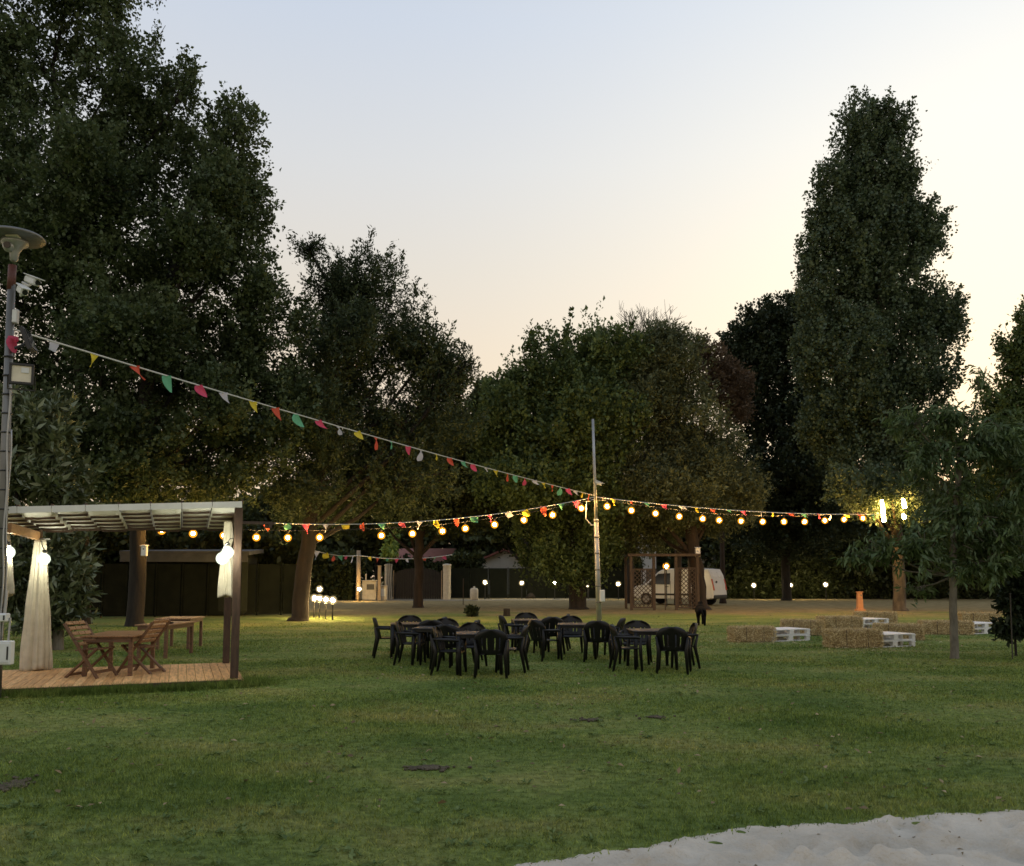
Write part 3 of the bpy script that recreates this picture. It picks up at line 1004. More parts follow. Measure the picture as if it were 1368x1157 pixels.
# ------------------------------------------------------------------ far wood closing the view under the crowns
n = 5200
xw = RNG.uniform(-85, 85, n)
hw_ = 8.3 + waves(xw, xw * 0, 31, 8, .08, .5) * 1.3
zw = hw_ * RNG.random(n) ** .75
Pw = np.stack([xw, 92 + RNG.uniform(-3, 3, n), zw + .2], -1)
Dw = nrm(RNG.normal(size=(n, 3)) * .7 + [0, -.4, .5])
v, ti = sprigs(Pw, Dw, RNG.uniform(1, 2, n), 34, .5, .55, .4)
v[:, 2] = np.maximum(v[:, 2], .01)
tag(np_mesh('woods', v, 4, 'leaf_hedge', None, ti), 'far dark wood closing the view behind the houses', None, None, 'stuff')

# ------------------------------------------------------------------ hedges and fences at the back
def hedge(label, px0, px1, Y, h, dep=1.2, n=500, leaf='leaf_hedge', Y1=None):
    a, b = gx(px0, Y), gx(px1, Y1 or Y)
    c = (a + b) / 2
    L = np.linalg.norm(b - a)
    d = (b - a) / L
    nrmv = np.array([-d[1], d[0], 0])
    t = thing('hedge', label, 'hedge', c)
    s = RNG.random((n, 3))
    hh = h * (1 + .08 * np.sin(s[:, 0] * L * 1.3) + .05 * np.sin(s[:, 0] * L * 3.1))
    side = RNG.random(n)
    w_ = np.where(side < .55, 0.0, s[:, 1])
    zz = np.where(side < .55, s[:, 2], np.where(side < .85, 1.0, s[:, 2]))
    P = c + d * ((s[:, :1] - .5) * L) + nrmv * ((w_[:, None] - .5) * dep) + np.array([0, 0, 1]) * (zz * hh)[:, None]
    D = nrm(RNG.normal(size=(n, 3)) * .6 + np.array([0, 0, .5]) - nrmv * .7)
    v, ti = sprigs(P - D * .3, D, RNG.uniform(.4, .9, n), 40, .2, .24, .15)
    v[:, 2] = np.maximum(v[:, 2], .01)
    np_mesh('foliage', v - c, 4, leaf, t, ti)
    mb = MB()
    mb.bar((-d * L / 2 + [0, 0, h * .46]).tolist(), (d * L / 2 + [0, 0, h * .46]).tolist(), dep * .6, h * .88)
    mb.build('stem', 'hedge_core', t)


hedge('dark hedge lit by the fence lamps right of the van', 955, 1145, 61, 3.4, n=800)
hedge('dark hedge behind the orange pillar and poplar', 1150, 1420, 60, 3.0, n=700)
hedge('hedge showing above the dark fence left of the white gable', 600, 642, 63.5, 2.7, n=160)
hedge('hedge showing above the dark fence behind the metal pole', 712, 852, 63.5, 2.8, n=500)
hedge('bushy hedge behind the utility cabinet left of the gate', 415, 478, 57.5, 2.6, n=320)
hedge('tall hedge rising behind the left boundary fence', 118, 400, 36, 3.0, n=900, Y1=40)
hedge('low clipped shrubbery above the driveway gate', 524, 600, 66, 2.35, n=260)


def fence(label, px0, px1, Y, h, n, Y1=None, mat='fence_net'):
    a, b = gx(px0, Y), gx(px1, Y1 or Y)
    c = (a + b) / 2
    t = thing('fence', label, 'fence', c)
    for i in range(n):
        p, q = a + (b - a) * i / n - c, a + (b - a) * (i + 1) / n - c
        mb = MB()
        d = (q - p) / np.linalg.norm(q - p)
        mb.bar((p + d * .06 + [0, 0, h / 2 + .03]).tolist(), (q - d * .06 + [0, 0, h / 2 + .03]).tolist(), .02, h - .02)
        mb.build('panel', mat, t)
    for i in range(n + 1):
        p = a + (b - a) * i / n - c
        mb = MB()
        mb.tube([(p[0], p[1], -.05), (p[0], p[1], h + .06)], .04, 8)
        mb.build('post', 'fence_net', t)
    return t


fence('dark screened fence behind the pergola', 100, 408, 33, 2.05, 9, 36)
fence('dark screened fence along the far lamps beside the white gabled house', 602, 858, 61, 2.1, 10)
fence('dark screened fence beyond the van', 950, 1160, 62.5, 2.0, 8)

# driveway gate
gl_, gr_ = gx(519, 58), gx(597, 58)
for nm, px, lab in (('gate_pillar', 519, 'round cream gate pillar under the hanging ivy'), ('gate_pillar', 597, 'round cream gate pillar beside the dark far fence')):
    p = gx(px, 58)
    t = thing(nm, lab, 'pillar', p, group='gate pillars')
    MB().lathe([(.26, -.05), (.26, 2.2), (.24, 2.24)], n=20).build('shaft', 'cream', t, smooth=False)
    MB().lathe([(.29, 2.24), (.30, 2.30), (.26, 2.36), (.05, 2.40)], n=20).build('cap', 'cream', t)
t = thing('driveway_gate', 'dark double driveway gate with a low arched top between cream pillars', 'gate', (gl_ + gr_) / 2)
wg = (gr_[0] - gl_[0]) - .75
for s in (-1, 1):
    mb = MB()
    n = 10
    for i in range(n):
        x0 = s * (wg / 2) * i / n
        x1 = s * (wg / 2) * (i + 1) / n
        hh = 2.05 - .35 * (abs(x0 + x1) / wg) ** 3
        mb.box(((x0 + x1) / 2, 0, hh / 2 + .04), (abs(x1 - x0) - .012, .05, hh))
    leafp = mb.build('gate_leaf', 'gate', t)
    fb = MB()
    fb.bar((s * wg / 2 + s * .03, 0, 0), (s * wg / 2 + s * .03, 0, 1.95), .05, .06, (0, 1, 0))
    fb.build('frame', 'wood_pale', leafp)

# ivy on the left pillar
bush('hanging_ivy', 'bright ivy trailing over the left gate pillar', [(524, 728, 7, 20), (519, 738, 6, 12), (527, 712, 5, 8)], 57.6, 'leaf_ivy', 60, 30, (.3, .6), .12, .2, .15, cat='climber', base=gx(519, 57.5), droop=.8, upw=-.4, stem=.02)

# cabinet, posts and meter box by the gate
p = gx(494, 57)
t = thing('utility_cabinet', 'cream masonry utility cabinet with a dark opening left of the gate', 'cabinet', p)
MB().box((0, 0, .62), (.95, .5, 1.24)).build('body', 'cream', t)
MB().box((.1, -.255, .86), (.5, .02, .36)).build('door', 'dark_metal', t)
MB().box((0, 0, 1.27), (1.05, .6, .06)).build('cap', 'cream', t)
MB().tube([(-.25, 0, 1.3), (-.25, 0, 1.7)], .05, 8).build('vent', 'cream', t)
p = gx(512, 57)
t = thing('meter_box', 'low cream meter box between cabinet and gate pillar', 'box', p)
MB().box((0, 0, .45), (.6, .4, .9)).build('body', 'cream', t)
MB().box((0, 0, .925), (.68, .48, .05)).build('lid', 'cream', t)
MB().box((0, -.205, .5), (.4, .02, .5)).build('door', 'cabinet', t)
p = gx(507, 56.4)
t = thing('timber_post', 'pale timber post standing against the utility cabinet', 'post', p)
MB().box((0, 0, 1.1), (.2, .2, 2.2)).build('shaft', 'wood_pale', t)
MB().box((0, 0, 2.23), (.25, .25, .06)).build('cap', 'wood_pale', t)
p = gx(478.5, 55)
t = thing('wooden_pole', 'tall weathered wooden pole carrying the far bunting left of the cabinet', 'pole', p)
MB().tube([(0, 0, -.1), (.03, 0, 1.6), (0, 0, 3.2)], [.15, .14, .12], 10).build('shaft', 'wood_pale', t, smooth=True)
MB().tube([(0, 0, 2.9), (0, -.2, 2.9)], .02, 6).build('hook', 'dark_metal', t)
p = gx(633.5, 57)
t = thing('gas_bottle', 'white upright canister standing alone before the far fence', 'canister', p)
MB().lathe([(.24, 0), (.27, .04), (.27, .66), (.22, .76), (.07, .80)], n=18).build('body', 'cream', t, smooth=True)
MB().lathe([(.07, .80), (.07, .88), (.04, .90)], n=10).build('valve', 'cream', t)

# houses beyond
def house(name, label, px0, px1, Y, wall_py, ridge_py, gable=False, dep=7, win=()):
    a, b = at(px0, wall_py, Y), at(px1, wall_py, Y)
    wz, rz = a[2], at(px0, ridge_py, Y)[2]
    cx = (a[0] + b[0]) / 2
    wd = b[0] - a[0]
    t = thing(name, label, 'house', (cx, Y, 0))
    if gable:
        MB().prism([(-wd / 2, 0), (wd / 2, 0), (wd / 2, wz), (0, rz), (-wd / 2, wz)], 1, 0, dep).build('wall', 'pale_wall', t)
        mb = MB()
        for s in (-1, 1):
            e = (s * (wd / 2 + .45), wz - (rz - wz) * .9 / wd)
            mb.add([(0, -.4, rz + .03), (0, dep, rz + .03), (e[0], dep, e[1] + .03), (e[0], -.4, e[1] + .03), (0, -.4, rz + .22), (0, dep, rz + .22), (e[0], dep, e[1] + .22), (e[0], -.4, e[1] + .22)],
                   [(0, 1, 2, 3), (4, 5, 6, 7), (0, 3, 7, 4), (1, 2, 6, 5), (2, 3, 7, 6)])
        mb.build('roof', 'roof_tile', t)
    else:
        MB().box((0, dep / 2, wz / 2), (wd - .6, dep, wz)).build('wall', 'pale_wall', t)
        MB().prism([(-.5, wz), (dep + .5, wz), (dep / 2, rz)], 0, -wd / 2, wd / 2).build('roof', 'roof_tile', t)
    for (x, z, ww, hh) in win:
        f = MB().box((x, -.02, z), (ww, .06, hh)).build('window', 'dark_metal', t)
        MB().box((x, -.06, z), (ww - .14, .02, hh - .14)).build('pane', 'glass', f)
    return t


house('house', 'house with a broad low red tiled roof behind the driveway gate', 523, 606, 76, 751, 731, win=((-1, 1.6, 1, 1.1), (1.3, 1.6, 1, 1.1)))
house('house', 'pale house with its gable end facing us beyond the fence', 641, 707, 74, 750, 736, True, win=((-.9, 1.7, .9, 1.0), (1.0, 1.7, .9, 1.0)))
house('house', 'long red roofed house beside the white gable', 706, 770, 78, 751, 736, win=((0, 1.7, 1, 1),))
house('house', 'pale plastered building glimpsed through the top of the trellis', 830, 876, 68, 712, 700, True, win=((1.0, 1.6, .9, 1.1),))
house('house', 'pale building glimpsed under branches above the van', 955, 1003, 72, 738, 722, True, win=((.4, 1.7, .8, .9),))
# grey shed behind the pergola fence
p = gx(250, 34.6)
t = thing('shed', 'long low shed with a grey roof edge above the fence behind the pergola', 'shed', p, R(5))
MB().box((0, 1.2, 1.25), (4.6, 2.2, 2.5)).build('wall', 'hedge_core', t)
MB().box((0, 1.0, 2.58), (5.0, 2.9, .16), rx=R(3)).build('roof', 'grey_shed', t)
MB().box((0, -.48, 2.30), (4.9, .05, .30)).build('fascia', 'grey_shed', t)

#%%OBJECTS
# ------------------------------------------------------------------ the wooden deck with its pergola
def pg(u, v, z=0.0):
    """deck coordinates: u metres to the left of the front right corner, v metres back"""
    return (-u, v, z)


deck_rz = TH
WD, DP, DH = 3.25, 2.62, .10
deck = thing('wooden_deck', 'low wooden deck platform on the lawn under the pergola', 'deck', FR, deck_rz)
mb = MB()
nbd = 36
for i in range(nbd):
    mb.box((-(i + .5) * .125, DP / 2, DH - .012), (.119, DP, .024), bev=.003)
mb.build('boards', 'deck', deck)
MB().box((-nbd * .125 / 2, -.016, DH / 2 - .005), (nbd * .125, .03, DH)).build('fascia', 'wood_dark', deck)
MB().box((.016, DP / 2, DH / 2 - .005), (.03, DP, DH)).build('fascia', 'wood_beam', deck)

perg = thing('pergola', 'wooden pergola with a white louvred canopy standing on the deck', 'pergola', FR, deck_rz)
ux, uy = .10, .10
zFR, zFL, zBR, zBL = 2.63, 2.47, 2.45, 2.37
XL = -3.08
posts = ((-ux, uy, zFR), (XL - .17, uy, zFL), (-ux, DP - .1, zBR), (XL, DP - .1, zBL))
for (x, y, z) in posts:
    p_ = MB().box((x, y, DH + (z - DH) / 2), (.115, .115, z - DH)).build('post', 'wood_dark', perg)
MB().bar((-ux, uy, zFR - .09), (-ux, DP - .1, zBR - .09), .07, .14).build('beam', 'wood_dark', perg)
MB().bar((XL, -.1, 2.26), (XL, DP + .1, 2.26), .07, .13).build('beam', 'wood_beam', perg)
MB().bar((-ux, DP - .06, zBR + .02), (XL, DP - .06, zBL + .02), .07, .10).build('beam', 'wood_dark', perg)


def roofz(x, y):
    a = (-ux - x) / (-ux - XL)
    b = (y - uy) / (DP - .2)
    return (zFR * (1 - a) + zFL * a) * (1 - b) + (zBR * (1 - a) + zBL * a) * b


# front fascia: white box gutter in bays
x0r, x1r = -.06, -3.42
nb_, nr_ = 8, 5
mb = MB()
for i in range(nb_):
    xa, xb_ = x0r + (x1r - x0r) * i / nb_, x0r + (x1r - x0r) * (i + 1) / nb_
    za, zb_ = roofz(xa, -.05) + .03, roofz(xb_, -.05) + .03
    mb.bar((xa - .004, -.05, za), (xb_ + .004, -.05, zb_), .03, .09)
mb.build('fascia', 'canopy', perg)
for i in range(nb_):
    xa, xb_ = x0r + (x1r - x0r) * i / nb_ - .006, x0r + (x1r - x0r) * (i + 1) / nb_ + .006
    mb = MB()
    gap_strips = []
    for j in range(nr_):
        ya, yb_ = .02 + (DP - .05) * j / nr_, .02 + (DP - .05) * (j + 1) / nr_ - .04
        sag = (.035 if (i % 2 == 0) else .0) + random.uniform(-.008, .008)

        def fn(u, v, xa=xa, xb_=xb_, ya=ya, yb_=yb_, sag=sag):
            x, y = xa + (xb_ - xa) * u, ya + (yb_ - ya) * v
            return (x, y, roofz(x, y) + .085 - sag - .06 * v - .012 * math.sin(PI * u))
        mb.grid(fn, 4, 4)
        q0, q1 = fn(0.03, 1), fn(.97, 1)
        gap_strips.append(MB().bar((q0[0], q0[1] + .018, q0[2] - .018), (q1[0], q1[1] + .018, q1[2] - .018), .022, .046))  # dark strips added so the gaps between louvres read dark
    pn = mb.build('canopy_panel', 'canopy', perg, smooth=True, solid=.006)
    for q in gap_strips:
        q.build('slat', 'wood_dark', pn)  # added dark strip drawing the gap between louvres, no real slat
mb = MB()
for i in range(nb_ + 1):
    xa = x0r + (x1r - x0r) * i / nb_
    mb.bar((xa, -.03, roofz(xa, 0) + .085), (xa, DP, roofz(xa, DP) + .085), .03, .04)
mb.build('rafters', 'wood_dark', perg)
# brown slatted eave reaching past the back right post
mb = MB()
for j in range(5):
    mb.bar((-.15, DP - .5 + j * .14, 2.52 + j * .012), (.62, DP - .5 + j * .14, 2.52 + j * .012), .1, .035)
mb.bar((.55, DP - .6, 2.47), (.55, DP + .2, 2.52), .05, .07)
mb.build('slatted_eave', 'wood_trellis', perg)


def curtain(name, label, x, y, z0, z1, r0, r1, folds, seed, squash=.6, waist=None):
    rr = random.Random(seed)
    t_ = thing(name, label, 'curtain', np.array(FR) + U2 * x + V2 * y, deck_rz)
    ph = [rr.uniform(0, 6.3) for _ in range(3)]

    def fn(u, v):
        z = z0 + (z1 - z0) * v
        r = r1 + (r0 - r1) * v ** 1.25
        if waist:
            r *= 1 - .5 * math.exp(-((v - waist) / .10) ** 2)
        a = 2 * PI * u
        k = 1 + .20 * math.sin(folds * a + ph[0] + v * .8) + .12 * math.sin((folds * 2 + 1) * a + ph[1] - v * .6) + .05 * math.sin((folds * 4 + 1) * a + ph[2] + v * 2) + .03 * math.sin(v * 17 + a * 3)
        return (r * k * math.cos(a), r * k * squash * math.sin(a), z + .02 * math.sin(3 * a + ph[2]) * (1 - v))
    mb = MB()
    mb.grid(fn, 112, 34)
    mb.build('cloth', 'fabric', t_, smooth=True, solid=.004)
    return t_


c1 = curtain('curtain', 'full-length beige curtain gathered at the left rear pergola post', XL + .05, DP - .22, DH + .01, 2.2, .07, .195, 5, 1)
MB().tube([(-.12, 0, 2.21), (.14, 0, 2.21)], .015, 6).build('rod', 'metal', c1)
c2 = curtain('curtain', 'beige curtain knotted up high on the right front pergola post', -ux - .13, uy + .34, 1.30, 2.45, .045, .115, 4, 2, .7, .62)
MB().lathe([(.05, -.05), (.07, 0), (.05, .05)], (0, 0, 1.99), 12).build('tie', 'fabric', c2)
c3 = curtain('curtain', 'short beige curtain end at the far left edge by the electric boxes', XL - .13, uy + .25, 1.34, 2.2, .05, .13, 4, 3, .7)
MB().lathe([(.06, -.03), (.08, 0), (.06, .03)], (0, 0, 2.0), 12).build('tie', 'fabric', c3)


def led_lamp(label, pos, bracket):
    t_ = thing('lamp', label, 'lamp', pos, group='white lamps hung on the pergola')
    b_ = MB().ball((0, 0, 0), .092, 12).build('globe', 'globe_led', t_, smooth=True)  # glowing shell added round the bulb, sized to its glow
    MB().ball((0, 0, 0), .062, 10).build('bulb', 'led', b_, smooth=True)
    MB().lathe([(.03, .1), (.034, .13), (.02, .15)], n=10).build('socket', 'dark_metal', t_)
    MB().tube([(0, 0, .14), (bracket[0] * .5, bracket[1] * .5, .2), bracket], .008, 6).build('bracket', 'dark_metal', t_)


led_lamp('white bulb low at the left edge beside the lamp post', at(10.5, 738, 12.0), (-.1, 0, .25))
led_lamp('white bulb glowing beside the full-length curtain', at(59, 747, 13.7), (-.12, .1, .3))
led_lamp('white bulb nearer the post in the right hand pair', at(304, 738, 12.6), (.1, -.1, .2))
led_lamp('white bulb hanging lower in the right hand pair', at(297, 746, 12.58), (.1, -.1, .22))

# ------------------------------------------------------------------ garden furniture of reddish wood
def wood_table(label, px, Y, z, rz, sx, sy, h, group='wooden tables at the pergola', plates=False):
    p = gx(px, Y)
    p[2] = z
    t_ = thing('wooden_table', label, 'table', p, rz, group)
    mb = MB()
    n = 9
    for i in range(n):
        mb.box((-sx / 2 + (i + .5) * sx / n, 0, h - .012), (sx / n - .012, sy, .024))
    mb.build('tabletop', 'wood_honey', t_)
    mb = MB()
    for s in (-1, 1):
        mb.box((s * (sx / 2 - .05), 0, h - .065), (.022, sy - .1, .075))
        mb.box((0, s * (sy / 2 - .05), h - .066), (sx - .13, .022, .073))
    mb.build('apron', 'wood_red', t_)
    for a in (-1, 1):
        for b in (-1, 1):
            MB().box((a * (sx / 2 - .07), b * (sy / 2 - .08), (h - .03) / 2), (.06, .06, h - .03)).build('leg', 'wood_red', t_)
    return t_


wt = wood_table('slatted reddish wooden table standing on the deck', 165, 13.75, DH, R(6), .80, 1.25, .61)
wood_table('wooden table on the grass just behind the deck', 225, 17.6, 0, R(-4), .68, 1.3, .66)
t3 = wood_table('farthest wooden table, on the grass behind the other two', 243, 19.5, 0, R(2), .80, 1.0, .68)
o = gx(229, 17.3)
t = thing('ashtray', 'small dark dish lying on the middle wooden table', 'dish', (o[0], o[1], .66))
MB().lathe([(.05, .003), (.08, .03), (.085, .03), (.06, .008)], n=16).build('bowl', 'dark_metal', t)


def folding_chair(label, px, Y, z, rz):
    """wooden folding chair facing local +x"""
    p = gx(px, Y)
    p[2] = z
    t_ = thing('folding_chair', label, 'chair', p, rz, 'wooden folding chairs on the deck')
    hw = .22
    for s in (-1, 1):
        MB().bar((.27, s * hw, 0), (-.33, s * hw, .80), .025, .05, (0, 1, 0)).build('leg', 'wood_red', t_)
        MB().bar((-.30, s * (hw - .04), 0), (.22, s * (hw - .04), .44), .025, .05, (0, 1, 0)).build('leg', 'wood_red', t_)
        MB().bar((-.14, s * (hw + .03), .585), (.22, s * (hw + .03), .57), .05, .022, (0, 0, 1)).build('armrest', 'wood_red', t_)
    mb = MB()
    for i in range(7):
        mb.box((-.15 + i * .062, 0, .415 - .004 * (3 - i)), (.05, hw * 2 - .1, .02))
    mb.build('seat', 'wood_red', t_)
    mb = MB()
    for i in range(5):
        f = .50 + i * .075
        x, zz = .27 - .60 * (f / .80) - .0, f
        for k in (-1, 0, 1):
            mb.bar((x + .012, k * .135 - .06, zz), (x + .012, k * .135 + .06, zz), .018, .055, (-.6, 0, .8))
    mb.build('backrest', 'wood_slat', t_)
    mb = MB()
    mb.bar((.21, -hw, .09), (.21, hw, .09), .02, .045)
    mb.bar((-.26, -hw + .04, .04), (-.26, hw - .04, .04), .02, .04)
    mb.build('stretcher', 'wood_red', t_)
    return t_


folding_chair('wooden folding chair left of the deck table, slatted back lit', 128, 13.15, DH, R(-12))
folding_chair('wooden folding chair right of the deck table, facing left', 193, 13.7, DH, R(168))

# ------------------------------------------------------------------ lamp post at the left edge
LY = 11.5
pbase = gx(3, LY)
ptop = at(17, 345, LY)
post = thing('lamp_post', 'grey metal lamp post with a disc lamp at the left edge', 'lamp post', pbase)
off = ptop - pbase
MB().tube([(0, 0, -.1), (off[0] * .5, 0, off[2] * .5), (off[0], 0, off[2] - .3)], [.065, .06, .05], 14).build('pole', 'metal', post, smooth=True)
MB().tube([(off[0] - .003, 0, off[2] - .45), (off[0] + .003, 0, off[2] - .1)], .053, 14).build('collar', 'collar', post, smooth=True)
hx, hz = off[0] + .02, off[2]
MB().lathe([(.02, .0), (.05, .02), (.06, .12), (.10, .2), (.17, .25), (.17, .30)], (hx, 0, hz - .05), 20).build('lamp_neck', 'galv', post, smooth=True)
MB().lathe([(.17, .0), (.365, .02), (.38, .04), (.35, .07), (.18, .12), (.02, .14)], (hx, 0, hz + .25), 32).build('lamp_disc', 'metal', post, smooth=True)
MB().box((hx + .06, -.10, hz + .249), (.16, .2, .02)).build('lamp_diffuser', 'lens', post)
mb = MB()
for i in range(14):
    z = 1.2 + i * .26
    mb.lathe([(.066, -.01), (.07, 0), (.066, .01)], (off[0] * z / off[2], 0, z), 12)
mb.build('strap', 'dark_metal', post)
mb = MB()
mb.tube([(off[0] * f + .055 + .012 * math.sin(f * 30), -.045, off[2] * f) for f in np.linspace(.12, .72, 24)], .012, 6)
mb.tube([(off[0] * f + .075 + .016 * math.sin(f * 22 + 2), -.02, off[2] * f) for f in np.linspace(.12, .6, 24)], .01, 6)
mb.build('conduit', 'galv', post, smooth=True)


def cctv(label, px, py, Y, rz, tilt, L, parent_x):
    p_ = at(px, py, Y)
    t_ = thing('security_camera', label, 'camera', p_, rz, 'security cameras')
    m = Matrix.Rotation(tilt, 3, 'Y')

    def tr(mb):
        mb.v = [tuple(m @ Vector(q)) for q in mb.v]
        return mb
    tr(MB().box((0, 0, 0), (L, .10, .10), bev=.02)).build('housing', 'cabinet', t_)
    tr(MB().box((.02, 0, .058), (L + .07, .12, .012))).build('hood', 'cabinet', t_)
    tr(MB().tube([(L / 2 - .01, 0, 0), (L / 2 + .012, 0, 0)], .036, 12)).build('lens', 'glass', t_)
    MB().tube([(-.02, 0, -.05), (-.06, 0, -.06), (parent_x, .03, .02)], .016, 8).build('bracket', 'cabinet', t_)
    return t_


cctv('white security camera pointing right, upper of the two on the lamp post', 43, 375, LY, R(-25), R(22), .24, -.24)
cctv('white security camera pointing right and down, lower on the lamp post', 30, 388, LY - .1, R(-40), R(28), .20, -.12)
p_ = at(16, 331, LY)
t = thing('dome_camera', 'round dome camera hanging below the disc lamp', 'camera', p_)
MB().ball((0, -.06, 0), .085, 10).build('housing', 'galv', t, smooth=True)
MB().tube([(.01, -.12, -.01), (.015, -.15, -.015)], .045, 12).build('lens', 'glass', t)
MB().tube([(0, 0, .02), (0, .02, .14)], .03, 8).build('bracket', 'galv', t)
p_ = at(21, 423, LY)
t = thing('junction_box', 'small pale box fixed high on the lamp post', 'box', p_)
MB().box((0, 0, 0), (.07, .07, .2), bev=.01).build('body', 'galv', t)
MB().box((0, -.038, 0), (.055, .008, .17)).build('lid', 'cabinet', t)
# floodlight
p_ = at(29, 500, LY - .15)
t = thing('floodlight', 'square black floodlight clamped to the lamp post, unlit', 'floodlight', p_, R(25))
mb = MB()
for (c, s) in (((0, 0, .125), (.29, .09, .03)), ((0, 0, -.125), (.29, .09, .03)), ((-.13, 0, 0), (.03, .088, .22)), ((.13, 0, 0), (.03, .088, .22)), ((0, .05, 0), (.27, .02, .26))):
    mb.box(c, s)
mb.build('housing', 'dark_metal', t)
MB().box((0, -.02, 0), (.24, .01, .22)).build('lens', 'lens', t)
MB().box((.04, -.03, .05), (.09, .012, .07)).build('chip', 'cabinet', t)
mb = MB()
mb.bar((-.16, 0, -.02), (-.16, .05, -.2), .012, .04)
mb.bar((.16, 0, -.02), (.16, .05, -.2), .012, .04)
mb.bar((-.165, .05, -.2), (.165, .05, -.2), .04, .012)
mb.build('bracket', 'dark_metal', t)
t = thing('floodlight', 'black floodlight seen edge-on just above the square one', 'floodlight', at(38, 455, LY - .15), R(103))
MB().box((0, 0, 0), (.30, .05, .32), rx=R(-22)).build('housing', 'dark_metal', t)
MB().box((0, -.034, .005), (.25, .012, .27), rx=R(-22)).build('lens', 'glass', t)
MB().tube([(0, .03, -.05), (-.02, .16, -.12)], .02, 8).build('bracket', 'dark_metal', t)
for (px, py, sx, sz, lab) in ((6, 872, .21, .31, 'larger white electric box low on the lamp post'), (4, 825, .14, .11, 'smaller white electric box higher on the lamp post')):
    t = thing('electric_box', lab, 'box', at(px, py, LY - .12))
    MB().box((0, 0, 0), (sx, .11, sz), bev=.012).build('body', 'cabinet', t)
    MB().box((.02, -.06, 0), (sx * .72, .012, sz * .8), bev=.004).build('lid', 'cabinet', t)
    MB().tube([(sx * .2, 0, sz / 2), (sx * .2, .02, sz / 2 + .3)], .013, 6).build('conduit', 'galv', t)
    MB().box((sx * .36, -.068, 0), (.02, .01, sz * .55)).build('hinge', 'dark_metal', t)
b = gx(1, 11.75)
t = thing('leaning_board', 'plain wooden board leaning at the front left of the deck', 'board', (b[0], b[1], 0))
MB().box((0, 0, .16), (.15, .022, .32), ry=R(-10), rx=R(-8)).build('board', 'wood_beam', t)
MB().box((.0, -.016, .16), (.14, .008, .02), ry=R(-10), rx=R(-8)).build('batten', 'wood_beam', t)

# nest boxes
for (px, py, Y, lab) in ((193, 736, 27.2, 'white nest box on the straight trunk behind the pergola'), (932, 738, 40.6, 'white nest box on the trunk behind the trellis')):
    t = thing('nest_box', lab, 'nest box', at(px, py, Y))
    k = .16 if Y < 30 else .22
    MB().box((0, 0, 0), (k, .16, k * 1.9 if Y > 30 else k * 2.0)).build('box', 'white_paint', t)
    MB().box((0, -.02, k * 1.0 + .01), (k + .04, .22, .02), rx=R(8)).build('roof', 'white_paint', t)
    MB().tube([(0, -.078, .06), (0, -.084, .06)], .022, 12).build('entrance', 'dark_metal', t)

# stump of a cut trunk behind the pergola; low stumps on the lawn
for (px, py, r, h, lab) in ((77, 868, .11, .42, 'pale cut stump beside the laurel left of the deck'), (677, 823, .13, .28, 'dark cut stump on the grass, right of the round shrub')):
    p = gp(px, py)
    t = thing('tree_stump', lab, 'stump', p)
    MB().lathe([(r * 1.25, -.05), (r * 1.05, .08), (r, h)], n=14).build('trunk', 'bark_lawn' if px < 100 else 'bark', t)
    MB().lathe([(r * .92, h + .001), (r * .9, h + .012), (.004, h + .014)], n=14).build('cut_face', 'wood_pale' if px < 100 else 'bark', t)
p = gp(630, 824)
t = thing('low_shrub', 'small dark round shrub alone on the far grass', 'shrub', p)
P = nrm(RNG.normal(size=(130, 3))) * [.2, .18, .15] * RNG.uniform(.5, 1, (130, 1)) + [0, 0, .2]
D = nrm(P - [0, 0, .1] + RNG.normal(size=P.shape) * .1)
v, ti = sprigs(P, D, .12, 14, .03, .08, .04)
v[:, 2] = np.maximum(v[:, 2], .01)
np_mesh('foliage', v, 4, 'leaf_dark', t, ti)
MB().tube([(0, 0, -.05), (0, 0, .25)], [.04, .02], 6).build('stem', 'bark', t)

# ------------------------------------------------------------------ metal pole in the middle
PY = 31.0
pb = gx(800, PY)
ptp = at(792, 560, PY)
o_ = ptp - pb
pole = thing('metal_pole', 'tall slim metal pole in mid lawn carrying bunting and lights', 'pole', pb)
MB().tube([(0, 0, -.1), (o_[0] * .5, 0, o_[2] * .5)], [.10, .085], 12).build('lower_tube', 'galv', pole, smooth=True)
MB().tube([(o_[0] * .5 + .0, 0, o_[2] * .5 - .05), (o_[0], 0, o_[2])], [.06, .045], 12).build('upper_tube', 'galv', pole, smooth=True)
for f in (.09, .17, .25, .33, .41, .49):
    MB().lathe([(.10, -.025), (.115, 0), (.10, .025)], (o_[0] * f, 0, o_[2] * f), 12).build('band', 'metal', pole)
mb = MB()
mb.tube([(o_[0] * .57, 0, o_[2] * .60), (-.42, -.02, o_[2] * .585), (-.45, -.02, o_[2] * .50), (-.25, -.02, o_[2] * .47), (0, 0, o_[2] * .47)], .022, 6)
mb.build('cable_loop', 'cord', pole)
t = thing('electric_box', 'little white box strapped to the foot of the metal pole', 'box', at(804.5, 796, PY - .12))
MB().box((0, 0, 0), (.18, .14, .42), bev=.015).build('body', 'cabinet', t)
MB().box((0, -.075, 0), (.14, .012, .36)).build('lid', 'cabinet', t)
cctv('white security camera on the metal pole in mid lawn', 799, 645, PY - .05, R(-30), R(24), .34, -.2)

# ------------------------------------------------------------------ bunting and string lights
COLS = ['white', 'yellow', 'red', 'green', 'pink']


